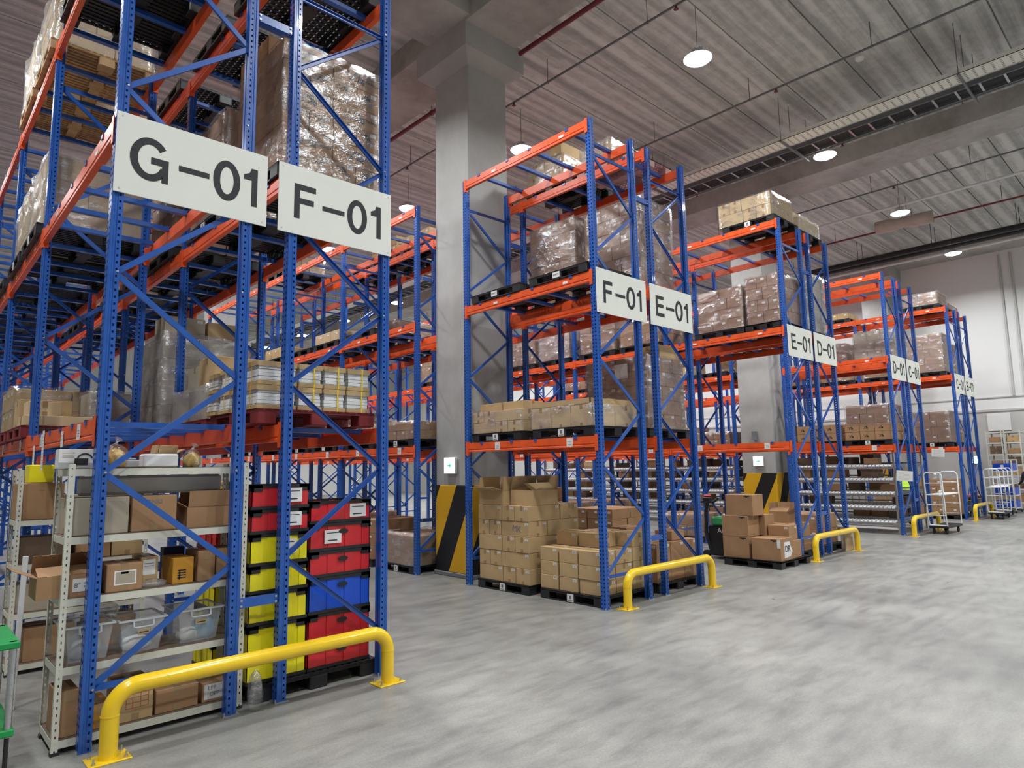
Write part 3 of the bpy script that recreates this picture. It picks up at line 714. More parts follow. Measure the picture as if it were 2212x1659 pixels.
for k in range(2):
    for i,(xa,xb) in enumerate(((1.16,1.50),(1.52,1.74),(1.76,1.97),(1.99,2.22))):
        bundle(xa+.01*k,.20+.01*k,LZ[1]+.131+k*.205,xb-xa,.30,.20,'strapped white book bundle, %s layer, %s along the right face'%(('bottom','top')[k],('near corner','second','third','fourth')[i]))
    for j in range(3):
        bundle(1.17+.01*k-.02*j,.52+.27*j,LZ[1]+.131+k*(.205-.03*0),.30,.25,.20 if j<2 else .18,'strapped white book bundle, %s layer, %s along the left face'%(('bottom','top')[k],('second','third','fourth')[j]))
    for i in range(3): bundle(1.50+.24*i,.52,LZ[1]+.131+k*.205,.22,.28,.20,'strapped white book bundle, %s layer, %s behind the front ones'%(('bottom','top')[k],('first','second','third')[i]))
# ---- F side, level 1, second pallet: loosely wrapped cartons
pallet(1.20,1.50,LZ[1],'maroon pallet under loosely wrapped cartons behind the book bundles','maroon',card=False)
z=LZ[1]+.131
stack(1.22,1.55,z,1.0,1.1,1,.32,'greyboard','low layer behind the book bundles',[grid(2,2)],top=False)
carton(1.30,1.62,z+.32,.62,.46,.33,'tan','big plain carton on the low layer behind the book bundles')
carton(1.34,2.14,z+.32,.5,.42,.30,'greyboard','greyish carton behind the big plain one on the low layer')
wrap(1.22,2.22,1.55,2.65,z-.02,z+.33,'cloudy wrap round the low layer behind the book bundles','filmwhite',.02)
pallet(1.18,3.00,LZ[1],'maroon pallet under the tall greyish stack in the second bay','maroon',card=False)
stack(1.20,3.05,z,1.0,1.05,4,.27,'greyboard','on tall greyish stack in second bay',[PIN,PIN2],top=False)
carton(1.22,3.07,z+4*.27,.45,.42,.24,'greyboard','greyish carton with paper label topping the tall stack',sy=True)
carton(1.70,3.07,z+4*.27,.48,.42,.22,'tan','tan carton topping the tall greyish stack, right one')
wrap(1.20,2.20,3.05,4.10,z-.02,z+1.1,'cloudy wrap round the tall greyish stack in second bay','filmwhite',.02)
# ---- G side level 1, second bay onward
z=LZ[1]
pallet(-.05,3.25,z,'dark pallet with mixed cartons left of the nearest rack, nearer one','maroon',card=False)
carton(-.02,3.3,z+.131,.62,.5,.11,'pale','flat pale carton lying at the far left rack level')
carton(.0,3.9,z+.131,.5,.42,.33,'tan','tan carton at the far left rack level behind flat one')
carton(.61,3.6,z+.131,.42,.5,.42,'greyboard','greyish wrapped carton right of the flat pale one')
carton(.02,3.42,z+.242,.30,.34,.16,'pale','pale carton on the flat one at far left')
wrap(.61,1.03,3.6,4.1,z+.12,z+.56,'clear wrap round a greyish carton at the left rack level')
pallet(-.05,4.5,z,'dark pallet with mixed cartons left of the nearest rack, farther one','maroon',card=False)
stack(0,4.55,z+.131,1.0,1.0,2,.26,'tan','at far left behind mixed cartons',[PIN],top=False,ind=False)
wrap(0,1.0,4.55,5.55,z+.12,z+.66,'clear wrap round the farther stack at the left rack level')
# ---- loads on level 2 and 3 of the first row
for i,yy in enumerate((3.25,4.50)):
    pallet(-.05,yy,LZ[2],'black pallet at the left picture edge on level two, %s'%('nearer','farther')[i])
    stack(0.02,yy+.02,LZ[2]+.131,1.0,1.05,3,.27,'tan','left picture edge level two '+('near','far')[i],[PIN,PIN2],ind=False,top=False,sx=False)
    wrap(.02,1.02,yy+.02,yy+1.07,LZ[2]+.1,LZ[2]+.131+.82,'cloudy wrap at the left picture edge on level two, %s'%('nearer','farther')[i],'filmwhite',.025)
for i,yy in enumerate((5.98,7.2,8.62,9.86,11.28,12.52)):
    pallet(-.05,yy,LZ[2],'black pallet far left on level two, %s beyond the wrapped ones'%ORD1[i])
for i,yy in enumerate((3.2,4.5)):
    o=pallet(-.05,yy,LZ[3],'wooden pallet on top of the rack at the upper left, %s'%('nearer','farther')[i],'wood',card=False)
    stack(-.02,yy+.02,LZ[3]+.131,1.0,1.05,3,.24,'pale','upper left top shelf '+('near','far')[i],[PIN,PIN2],ind=False,top=False)
    wrap(-.02,.98,yy+.02,yy+1.07,LZ[3]+.1,LZ[3]+.131+.72,'glossy wrap on the wooden pallet at the upper left, %s'%('nearer','farther')[i],'filmwhite',.03)
for i,yy in enumerate((.25,1.55)):
    pallet(-.05,yy,LZ[3],'black pallet on top of the rack above the G-01 sign, %s'%('nearer','farther')[i],card=False)
    carton(.02,yy+.03,LZ[3]+.131,1.0,1.0,.5,'greyboard','greyish wrapped block above the G-01 sign, %s'%('nearer','farther')[i])
    wrap(.02,1.02,yy+.03,yy+1.03,LZ[3]+.1,LZ[3]+.631,'clear wrap on the block above the G-01 sign, %s'%('nearer','farther')[i])
    pallet(1.26,yy,LZ[3],'black pallet on top of the rack above the F-01 sign, %s'%('nearer','farther')[i],card=False)
for i,(xx,yy,l) in enumerate(((1.26,3.1,2),(1.26,4.31,2),(1.26,5.72,2),(1.26,6.95,2),(1.26,3.1,3),(1.26,4.31,3),(1.26,5.72,3),(1.26,8.38,2),(1.26,9.62,2))):
    pallet(xx,yy,LZ[l],'black pallet on F side %s bay, level %s'%(('second, near half','second, far half','third, near half','third, far half','second, near half','second, far half','third, near half','fourth, near half','fourth, far half')[i],('','one','two','three')[l]),card=False)
    if i in (0,2,3,6): 
        stack(xx+.03,yy+.03,LZ[l]+.131,1.02,1.02,4,.24,'mauve','far F side',[PIN,PIN2],ind=False,top=False)

# ================================================================== second row
RA=RX[1]
pallet(5.62,1.575,0,'black pallet under the tall stack of tan cartons by the striped pillar')
D_='in tall tan stack by striped pillar'
P1=[(0,.62,0,.27),(0,.62,.27,.52),(0,.36,.52,1.0),(.62,1,0,.52),(.36,1,.52,1.0)]
P2=[(0,.36,0,.54),(0,.62,.54,.77),(0,.62,.77,1.0),(.36,1,0,.27),(.36,1,.27,.54),(.62,1,.54,1.0)]
def mk(o,k,kind,q,wx,wy):
    if k==3 and kind=='left face' and q==0: text('MK',.13,'greyink',o,(-.0018,wy*.42,.11),'-x','handwriting',R(6))
stack(5.645,1.58,.131,1.08,1.10,5,.22,'tan',D_,[P1,P2],jit=.006,after=mk)
def open_carton(x,y,z,lx,ly,lz,m,label,flaps=(60,60,110,20),rz=0,group='open cartons with flaps up'):
    t=empty('open_carton',(x,y,z),rz,label,'open box',group)
    b=MB(); w=.005
    b.box(0,lx,0,ly,0,w); b.box(0,w,0,ly,w,lz); b.box(lx-w,lx,0,ly,w,lz); b.box(w,lx-w,0,w,w,lz); b.box(w,lx-w,ly-w,ly,w,lz); b.build('body',M[m],t)
    f=ly/2 if ly<lx else lx/2
    for i,a in enumerate(flaps):     # -x, +x, -y, +y ; angle outward from closed
        b=MB(); L=(ly,ly,lx,lx)[i]-.01; h=min(lx,ly)*.46; b.box(0,h,0,L,0,.004)
        M0=Matrix.Rotation(-R(a),4,'Y')
        if i==0: T_=Matrix.Translation((0,.005,lz))@M0
        elif i==1: T_=Matrix.Translation((lx,ly-.005,lz))@Matrix.Rotation(math.pi,4,'Z')@M0
        elif i==2: T_=Matrix.Translation((lx-.005,0,lz))@Matrix.Rotation(R(90),4,'Z')@M0
        else: T_=Matrix.Translation((.005,ly,lz))@Matrix.Rotation(R(-90),4,'Z')@M0
        b.xf(T_); b.build('flap',M[m],t)
    return t
open_carton(5.66,2.12,1.232,.42,.55,.215,'tan','open tan carton with raised flap topping the tall stack, left one',(165,100,95,85))
open_carton(5.76,1.60,1.232,.52,.46,.21,'tan','open tan carton topping the tall stack, right one',(10,100,30,80))
carton(5.76,1.62,1.232+.215,.02,.02,.01,'tan','') if False else None
pallet(5.66,.29,0,'black pallet with white card under the lower tan stack')
P3=[(0,.30,0,.36),(0,.30,.37,.68),(0,.30,.69,1.0),(.30,.66,0,.5),(.66,1,0,.5)]
stack(5.70,.33,.131,1.02,1.10,3,.185,'tan','on lower tan stack by guard rail',[P3],jit=.007,skip=lambda k,p:False)
for i,(xx,yy) in enumerate(((6.02,1.02),(6.02,.60),(6.38,.34),(6.38,.80))):
    carton(xx,yy,.131+3*.185,.34,.38 if i<2 else .40,.19,'tan','tan carton, fourth layer, %s on lower tan stack'%('back left','left front','right front','right back')[i],sx=True)
# E side floor
pallet(6.93,.32,0,'black pallet under brown cartons behind the F-01 and E-01 guard rail')
stack(6.95,.35,.131,1.06,1.05,2,.27,'brown','behind the F-01 and E-01 guard',[grid(3,3),grid(3,3)],top=True)
carton(7.0,.9,.672,.4,.3,.2,'brown','brown carton lying on the brown pair behind guard rail, left')
carton(7.45,.42,.672,.34,.3,.14,'brown','flat brown carton on the pallet behind guard rail, right')
# level 1
zL=LZ[1]
pallet(5.60,1.66,zL,'black pallet on level one before the pillar, left one')
stack(5.63,1.69,zL+.131,1.05,1.07,2,.165,'pale','left wrapped load before pillar',[P1,P2],sy=True)
for i,(xx,yy,ly) in enumerate(((5.72,2.2,.50),(5.72,1.72,.44),(6.2,1.9,.46))): carton(xx,yy,zL+.131+.33,.42,ly,.13,'tan','tan carton lying on top of left wrapped load, %s'%('left','right','back')[i])
wrap(5.63,6.68,1.69,2.76,zL+.06,zL+.131+.33,'clear wrap round the left load before the pillar',top=.0,amp=.012)
pallet(5.60,.32,zL,'black pallet on level one before the pillar, right one')
stack(5.63,.35,zL+.131,1.0,1.12,1,.30,'pale','right wrapped load before pillar',[[(0,.5,0,.33),(0,.5,.33,.66),(0,.5,.66,1),(.5,1,0,.5),(.5,1,.5,1)]],sy=False)
o=MB(); o.box(0,.012,0,1.08,0,.07); o.box(0,.95,0,.012,0,.07); e=o.build('carton_collar',M['tan']); e.location=(5.63,.37,zL+.432); tag(e,'low tan cardboard collar on top of the right wrapped load','cardboard')
wrap(5.63,6.63,.35,1.47,zL+.06,zL+.42,'clear creased wrap round the right load before the pillar',top=.0,amp=.014)
carton(6.15,.5,zL+.432,.42,.38,.10,'brown','brown carton lying on the right wrapped load before the pillar')
# E side level 1: tall wrapped stack
pallet(6.93,.36,zL,'black pallet under the tall wrapped stack between F-01 and E-01')
PT=[(0,.38,0,.5),(0,.38,.5,1),(.38,.69,0,.4),(.69,1,0,.4)]; PT2=[(0,.5,0,.34),(0,.5,.34,.67),(0,.5,.67,1),(.5,1,0,.34)]
stack(6.95,.38,zL+.131,.98,1.16,5,.215,'mauve','on tall stack between F-01 and E-01',[PT,PT2],top=False,sx=True)
o=MB(); o.box(-.016,-.014,.0,.24,0,.22); e=o.build('paper_sheet',M['paper']); e.location=(6.95,.72,zL+.9); tag(e,'large white paper sheet inside the tall stack wrap','paper')
carton(7.35,.42,zL+.131+5*.215,.52,.46,.21,'tan','tan carton on top of the tall stack beside the E-01 sign',sy=True)
wrap(6.95,7.93,.38,1.54,zL+.05,zL+.131+5*.215,'clear wrap round the tall stack between F-01 and E-01')
# level 2
zM=LZ[2]
pallet(5.57,1.60,zM,'empty black pallet with EMPTY card, left one before the pillar',empty_card=True)
pallet(5.57,.30,zM,'empty black pallet with EMPTY card, right one before the pillar',empty_card=True)
for i,yy in enumerate((1.66,.36)):
    pallet(6.90,yy,zM,'orange plastic pallet behind the EMPTY pallets, %s'%('left','right')[i],'orangepl',card=False)
stack(6.95,1.69,zM+.131,1.0,1.04,6,.235,'mauve','left stack behind the EMPTY pallets',[PIN,PIN2],top=False)
wrap(6.95,7.95,1.69,2.73,zM+.08,zM+.131+1.41,'clear wrap round the left stack behind the EMPTY pallets')
stack(6.93,.39,zM+.131,.86,1.08,6,.22,'mauve','right stack behind the EMPTY pallets',[PIN2,PIN],top=False)
wrap(6.93,7.79,.39,1.47,zM+.05,zM+.131+1.32,'clear wrap round the right stack behind the EMPTY pallets')
# level 3 (E side)
zT=LZ[3]
pallet(6.93,1.68,zT,'black mesh pallet on top of the rack beside the pillar',card=False)
stack(6.96,1.95,zT+.131,1.0,.80,3,.23,'tan','atop the rack beside the pillar',[PIN,PIN2],top=False,skip=lambda k,p:(k==2 and p[2]>.3))
wrap(6.96,7.96,1.95,2.75,zT+.05,zT+.6,'clear wrap round cartons atop the rack beside the pillar',top=.05)
pallet(6.95,.50,zT,'pink plastic pallet on top of the rack nearest the pillar','pink',card=False)
stack(7.0,.95,zT+.131,.9,.6,2,.17,'pale','on the pink pallet atop the rack',[PIN],top=False)
wrap(7.0,7.9,.95,1.55,zT+.1,zT+.131+.36,'loose clear wrap on the pink pallet atop the rack','filmwhite',.02)
# beyond the pillar (row two, farther bays)
Y0=4.36
pallet(5.62,Y0,0,'black pallet under the wrapped carton left of the pillar, floor level')
o=carton(5.66,Y0+.02,.131,1.02,1.04,.50,'brown','large brown carton in crumpled wrap left of the striped pillar')
wrap(5.66,6.68,Y0+.02,Y0+1.06,.06,.66,'crumpled cloudy wrap round the large carton left of the pillar','filmwhite',.022)
pallet(5.60,Y0,zL,'black pallet on level one just left of the pillar')
stack(5.63,Y0+.02,zL+.131,1.02,1.06,2,.16,'brown','level one load left of pillar',[P1,P2])
wrap(5.63,6.65,Y0+.02,Y0+1.08,zL+.06,zL+.131+.32,'clear wrap round the level one load left of the pillar',top=.02)
rr=random.Random(11); nf=0
SLOT=set()
YS={1:seq(4.24,4),2:[.185,2.844]+seq(5.5,3),3:seq(.162,8),4:seq(.162,8),5:[4.30]+seq(6.959,3),6:[.102]+[4.30]+seq(6.959,2),7:seq(.053,7),8:seq(.053,7),0:[0,2.845]+seq(5.5,7)}
YS[6]=[.102,2.76]+seq(4.30,3)
def snap(row,y):
    c=[f+.085+o_ for f,g in zip(YS[row][:-1],YS[row][1:]) for o_ in ((.12,1.36) if g-f>2.3 else (.12,))]
    return min(c,key=lambda q:abs(q-y))
def far_load(x,y,z,nl,bh,m,who,W=1.02,D=1.05,pm='black',wr='film',pats=None):
    pallet(x,y,z,'%s pallet, %s'%({'black':'black','pink':'pink','orangepl':'orange','maroon':'maroon','green':'green'}[pm],who),pm,card=(z<3))
    if nl:
        stack(x+.03,y+.03,z+.131,W,D,nl,bh,m,'',pats or [PIN,PIN2],ind=False,top=z<1.5)
        if wr: wrap(x+.03,x+.03+W,y+.03,y+.03+D,z+.07,z+.131+nl*bh,'%s wrap on load, %s'%({'film':'clear','filmwhite':'cloudy'}[wr],who),wr)
def lvl(l): return ('on the floor','on level one','on level two','on the top level')[l]
ROWN={1:'F row behind pillar',2:'near E row',3:'far E row',4:'near D row',5:'far D row',6:'near C row',7:'far C row',8:'B row'}
def many(x,slots,row):
    for y,l,nl,bh,m,wr in slots:
        y=snap(row,y)
        if (row,y,l) in SLOT: continue
        SLOT.add((row,y,l))
        far_load(x+.02,y,LZ[l],nl,bh,m,'%s %s, %.0f metres in'%(ROWN[row],lvl(l),y) if False else '%s, %s, %s'%(ROWN[row],lvl(l)[3:],DEP(y)),wr=wr)
_used={}
def DEP(y):
    k=int((y-.2)/1.33); b_=k//2; return '%s bay %s half'%(ORD1[max(0,min(11,b_))],('near','far')[k%2])
many(RA,[(5.7,1,2,.17,'tan','film'),(7.1,1,3,.22,'brown','film'),(8.4,1,1,.3,'tan',None),(5.75,0,3,.24,'brown',None),(7.1,0,2,.25,'tan','filmwhite'),(8.45,0,3,.2,'tan',None),(9.8,0,2,.3,'brown','film'),
  (5.7,2,0,0,'tan',None),(7.1,2,1,.22,'pale',None),(8.4,2,0,0,'tan',None),(9.8,2,1,.25,'tan',None),(11.2,1,2,.22,'brown','film'),(12.5,1,3,.22,'brown','film'),(11.2,0,3,.22,'brown','film'),(9.8,3,2,.2,'pale','film')],1)
many(RA+GO,[(3.0,1,2,.16,'tan','film'),(4.3,1,3,.2,'tan','filmwhite'),(5.75,1,2,.2,'brown','film'),(3.05,0,3,.2,'brown','film'),(5.75,2,0,0,'tan',None),(7.1,2,3,.2,'mauve','film'),(5.75,3,1,.25,'pale',None),(7.1,3,2,.2,'tan',None),(8.4,3,0,0,'tan',None),(8.4,1,3,.22,'brown','film'),(9.8,1,2,.3,'mauve','film'),(8.4,0,3,.22,'brown','film')],2)

# ================================================================== third row (E / D)
RB=RX[2]
D3='on the pallet truck'
def dkcarton(*a,**k): return carton(*a,**k)
pallet(RB+.02,.26,zT,'black pallet on top of the E-01 rack past the pillar',card=True)
stack(RB+.03,.32,zT+.131,1.0,1.12,2,.245,'pale','atop the E-01 rack past pillar',[P1,P2],sx=True)
wrap(RB+.03,RB+1.03,.32,1.44,zT+.10,zT+.131+.49,'clear wrap round pale cartons atop the E-01 rack',top=.06)
pallet(RB+GO+.0,.30,zT,'black pallet on top of the D-01 rack',card=False)
stack(RB+GO+.03,.33,zT+.131,1.0,1.1,1,.30,'pale','atop the D-01 rack',[PIN],sx=False,ind=False)
stack(RB+GO+.03,.55,zT+.431,.5,.7,1,.24,'pale','second tier atop the D-01 rack',[grid(1,2)],sx=False,ind=False)
wrap(RB+GO+.03,RB+GO+1.03,.33,1.43,zT+.1,zT+.45,'clear wrap round the load atop the D-01 rack','filmwhite',.03)
pallet(RB+.02,1.02,zM,'black pallet under the shiny wrapped stack on E-01 level two',card=False)
stack(RB+.06,1.05,zM+.131,.98,1.0,4,.215,'mauve','shiny wrapped stack E-01 level two',[PIN,PIN2],top=False,ind=False)
wrap(RB+.06,RB+1.04,1.05,2.05,zM+.02,zM+.131+.86,'very shiny creased wrap on E-01 level two',amp=.025)
pallet(RB+.02,.27,zM,'black pallet under the second stack on E-01 level two',card=False,D=.72)
stack(RB+.06,.28,zM+.131,.98,.68,4,.24,'mauve','beside shiny stack, E-01 level two',[PT,PT2],top=False,ind=False)
wrap(RB+.06,RB+1.04,.28,.96,zM+.02,zM+.131+.96,'clear wrap round the second stack on E-01 level two')
far_load(RB+GO+.02,.3,zM,5,.25,'greyboard','near D row, level two by the sign',wr='filmwhite')
far_load(RB+GO+.02,1.6,zM,3,.25,'mauve','near D row, level two, second in')
# third row floor under E-01: cartons by the post
pallet(RB+.05,.27,0,'black pallet under brown cartons beside the pallet truck')
stack(RB+.07,.29,.131,1.0,1.0,2,.26,'brown','beside the pallet truck',[grid(3,3)],jit=.007,skip=lambda k,p:(k==1 and p[0]>.5))
open_carton(RB+.25,.5,.652,.42,.36,.20,'brown','open brown carton on the pallet beside the pallet truck',(30,100,150,90))
pallet(RB+GO,.3,0,'black pallet under brown cartons behind the third guard rail')
stack(RB+GO+.03,.4,.131,1.0,1.0,2,.3,'brown','behind the third guard rail',[grid(2,3)],jit=.008,ind=False)
o=carton(RB+GO+.49,.056,0,.38,.09,.42,'tan','tan carton in cloudy bag behind the third guard rail')
wrap(RB+GO+.49,RB+GO+.87,.07,.135,.0,.42,'cloudy bag over the carton behind the third guard rail','filmwhite',.015)
many(RB,[(5.55,2,3,.24,'mauve','filmwhite'),(6.85,2,3,.25,'mauve','film'),(8.2,2,3,.22,'mauve','film'),(9.5,2,2,.25,'tan','film'),(4.2,2,3,.25,'mauve','film'),(2.9,2,2,.25,'brown','film'),
   (5.55,0,3,.25,'brown','film'),(6.9,0,5,.22,'brown',None),(9.5,0,3,.22,'brown','film'),(5.5,1,1,.2,'tan',None),(9.5,1,2,.25,'brown','film'),(10.9,1,3,.25,'brown','film'),(10.9,2,3,.25,'brown','film')],3)
many(RB+GO,[(2.9,2,3,.25,'mauve','film'),(4.2,2,4,.22,'mauve','film'),(5.6,2,3,.25,'mauve','film'),(2.9,0,2,.25,'brown','film'),(5.6,0,3,.25,'brown','film'),(6.9,3,1,.3,'tan','film'),(4.3,1,2,.25,'brown','film'),(8.2,1,2,.25,'brown','film')],4)
# brown carton pallets in the aisle between second and third row
for i,(xx,yy,nl) in enumerate(((9.35,3.0,4),(9.6,5.4,4))):
    pallet(xx,yy,0,'black pallet in the aisle behind the pallet truck, %s'%('nearer','farther')[i])
    stack(xx+.04,yy+.04,.131,.98,1.0,nl,.20,'brown',('nearer','farther')[i]+' stack behind pallet truck',[grid(2,3),PIN],top=True,jit=.008,ind=False)

# ================================================================== fourth and fifth rows
RC=RX[3]
def yg_far(o,k,kind,q,wx,wy): 
    yg_logo(o,.06,(0,wy*.62,.07),'-x')
for i,yy in enumerate((.22,1.45)):
    pallet(RC+.0,yy,zL,'black pallet under marked cartons over the flow racks, %s'%('nearer','farther')[i])
    stack(RC+.03,yy+.03,zL+.131,1.0,1.06,2,.21,'brown',('nearer','farther')[i]+' marked load over flow racks',[[(0,.5,0,.33),(0,.5,.33,.66),(0,.5,.66,1),(.5,1,0,.5)]],sx=False,after=yg_far,top=False)
stack(RC+.03,.25,zL+.131+.42,1.0,1.0,2,.23,'mauve','upper wrapped part over flow racks',[PIN,PIN2],top=False,ind=False)
wrap(RC+.03,RC+1.03,.25,1.27,zL+.5,zL+.131+.88,'clear wrap on the upper cartons over the flow racks')
many(RC,[(1.5,2,0,0,'tan',None),(4.4,1,2,.2,'brown','film'),(5.8,1,3,.2,'brown','film'),(7.2,1,2,.22,'tan','film'),(8.6,1,2,.2,'pale','film'),(4.4,2,3,.25,'mauve','film'),(5.8,2,2,.25,'pale',None),(9.9,2,3,.22,'brown','film'),(8.5,2,3,.22,'brown','film')],5)
many(RC+GO,[(.25,1,3,.25,'brown','film'),(.3,2,3,.26,'greyboard','film'),(1.6,2,2,.28,'mauve','film'),(1.6,1,2,.25,'brown','film'),(3.0,1,2,.25,'brown','film'),(4.3,2,2,.3,'tan','film'),(3.0,3,1,.22,'dark','film'),(4.3,3,1,.25,'dark','film')],6)
RD=RX[4]
many(RD,[(.2,3,2,.2,'brown','filmwhite'),(.2,2,5,.24,'brown','filmwhite'),(.2,1,4,.24,'mauve','film'),(.2,0,5,.21,'brown',None),(1.5,0,5,.21,'brown',None),(1.5,1,3,.24,'brown','film'),(1.5,2,3,.24,'brown','film'),(2.9,2,2,.24,'brown','film'),(2.9,1,2,.24,'brown','film'),(4.3,2,3,.24,'brown','film'),(5.6,2,3,.24,'brown','film'),(2.9,3,1,.2,'tan',None),(5.6,3,1,.25,'dark','film'),(5.6,1,3,.24,'brown','film')],7)
many(RD+GO,[(.3,3,1,.2,'brown','filmwhite'),(.3,2,4,.24,'brown','filmwhite'),(.3,1,3,.24,'brown','filmwhite'),(2.9,1,3,.24,'brown','film')],8)
for i,(x,y,z,l) in enumerate(((RD-.012,.6,1.86,'white notice sheet hanging from the beam near the far roll cage'),(RC-.012,-.06,1.28,'white notice sheet taped to the post beside the flow racks'))):
    b=MB(); b.box(0,.002,0,.34,0,.24); 
    for k in range(6): b.box(-.0008,0,.04,.30,.03+.032*k,.036+.032*k,1)
    o=b.build('notice_sheet',[M['paper'],M['greyboard']]); o.location=(x-.012,y-.1,z); o.rotation_euler=(R(5),0,R(25)); tag(o,l,'paper')
# small dark box on the pillar behind the pallet truck
t=empty('pillar_bracket',(16.838,3.72,2.55),0,'dark box shaped bracket on the pillar behind the pallet truck','bracket')
b=MB(); b.box(-.10,0,-.06,.06,-.12,.12); b.build('body',M['grey'],t)

# ================================================================== ivory shelving with its goods (first row, G side)
def angle_mesh(H,W=.038):
    b=MB(); P=.045; n=int(H/P)
    for ax in (0,1):
        def p(u,z): return (u,0,z) if ax==0 else (0,u,z)
        for u0,u1,h in ((0,.015,0),(.015,.023,1),(.023,W,0)):
            if not h: b.add([p(u0,0),p(u1,0),p(u1,H),p(u0,H)],[(0,1,2,3)])
            else:
                z=0
                for k in range(n): b.add([p(u0,z),p(u1,z),p(u1,k*P+.015),p(u0,k*P+.015)],[(0,1,2,3)]); z=k*P+.032
                b.add([p(u0,z),p(u1,z),p(u1,H),p(u0,H)],[(0,1,2,3)])
    return b.mesh('upright',M['ivory'])
def shelving(x0,y0,lx,ly,zs,label,H=1.86,name='shelving_unit'):
    t=empty(name,(x0,y0,0),0,label,'shelving','ivory shelving units'); me=angle_mesh(H)
    for (dx,dy,sx,sy) in ((0,0,1,1),(lx,0,-1,1),(0,ly,1,-1),(lx,ly,-1,-1)):
        o=inst('upright',me,t,(dx,dy,0)); o.scale=(sx,sy,1)
        b=MB(); b.box(min(0,sx*.045)-.003,max(0,sx*.045)+.003,min(0,sy*.045)-.003,max(0,sy*.045)+.003,0,.02); f=b.build('foot_cap',M['rubber'],t); f.location=(dx,dy,0)
    for z in zs:
        b=MB(); h=.052; w=.004
        b.box(.002,lx-.002,.0025,.006,z-h,z-.004); b.box(.002,lx-.002,ly-.006,ly-.0025,z-h,z-.004); b.box(.0025,.006,.006,ly-.006,z-h,z-.004); b.box(lx-.006,lx-.0025,.006,ly-.006,z-h,z-.004)
        s=b.build('shelf',M['ivory'],t)
        b=MB(); b.box(.007,lx-.007,.007,ly-.007,z-.014,z); b.build('board',M['shelfboard'],s)
    return t
S0,T0=-.13,.105
shelving(S0,T0,1.21,.46,(.09,.54,.975,1.375,1.83),'ivory slotted shelving unit behind the G-01 rack end')
shelving(-.13,2.42,1.11,.45,(.09,.54,.975,1.375),'ivory shelving unit farther back, behind the first one',H=1.84)
S='on the top shelf of the near ivory shelving'
# headset box
b=MB(); b.cbox(0,.25,0,.20,0,.13,.002); o=b.build('headset_box',M['sticker']); o.location=(-.185,.16,1.831); o.rotation_euler=(0,0,R(-3)); tag(o,'white product box printed with a black headset on the top shelf','box')
b=MB(); b.add([(0,-.0012,.0),(.25,-.0012,0),(.25,-.0012,.035),(0,-.0012,.04)],[(0,1,2,3)]); b.build('printed_band',M['greyblock'],o)
b=MB(); b.tube(arc((.15,-.003,.055),.045,20,160,10,(1,0,0),(0,0,1)),.005,8); b.cbox(.09,.17,-.006,-.001,.022,.068,.002); b.cbox(.10,.155,-.008,-.004,.03,.058,.003); b.build('printed_headset',M['ink'],o)
b=MB(); 
for k in range(3): b.box(.02,.09,-.0015,-.001,.075+.014*k,.079+.014*k)
b.build('fine_print',M['greyboard'],o)
def lumpy(name,c,rx,ry,h,m,label,cat,seed=1,parent=None,amp=.15,n=18,grp=None):
    rn=random.Random(seed); b=MB(); vs=[]; m_=9
    prof=[(.0,.0),(.75,.01),(.95,.15),(1,.4),(.92,.62),(.72,.8),(.4,.92),(.12,.97),(.01,1.0)]
    ph=[rn.uniform(0,6.28) for _ in range(4)]
    for i,(r,z) in enumerate(prof):
        for k in range(n):
            a=2*math.pi*k/n; d=1+amp*(math.sin(3*a+ph[0]+i*.7)+math.sin(5*a+ph[1]-i*.9))*.5+rn.uniform(-1,1)*amp*.3
            vs.append((c[0]+rx*r*d*math.cos(a),c[1]+ry*r*d*math.sin(a),c[2]+h*z+(rn.uniform(-1,1)*amp*h*.06 if 1<i<8 else 0)))
    fs=[(i*n+k,i*n+(k+1)%n,(i+1)*n+(k+1)%n,(i+1)*n+k) for i in range(len(prof)-1) for k in range(n)]
    b.add(vs,fs,0,True); o=b.build(name,M[m],parent)
    if label: tag(o,label,cat,grp)
    return o
def bagged(c,rx,ry,h,label,seed):
    t=empty('noodle_bag',c,0,label,'bag','clear bags of golden noodles')
    lumpy('contents',(0,0,0),rx*.9,ry*.9,h*.68,'straw',None,None,seed,t,.2)
    o=lumpy('bag',(0,0,-.0),rx,ry,h*.85,'bag',None,None,seed+1,t,.25)
    b=MB(); b.tube([(0,0,h*.80),(.008,0,h*.9),(.02,.005,h)],[.012,.006,.03],8); b.build('knot',M['filmwhite'],t)
bagged((.165,.24,1.831),.082,.085,.21,'clear bag of golden noodles left on the top shelf',4)
bagged((.69,.24,1.831),.062,.08,.17,'clear bag of golden noodles right on the top shelf',9)
b=MB(); b.cbox(0,.23,0,.16,0,.10,.012); b.box(.03,.045,-.001,0,.02,.026); o=b.build('foam_block',M['whitepl']); o.location=(.34,.16,1.831); tag(o,'white foam block on the top shelf between the bags','foam block')
b=MB(); b.cbox(0,.17,0,.14,0,.06,.01); b.cbox(.0,.13,.02,.12,.061,.075,.005); o=b.build('foam_tray',M['greyblock']); o.location=(.16+.05,.12+.25,1.831); tag(o,'grey moulded tray behind the foam block on the top shelf','foam tray')
open_carton(.47,.335,1.831,.14,.19,.11,'tan','small open tan box with curled flaps on the top shelf',(80,150,120,60))
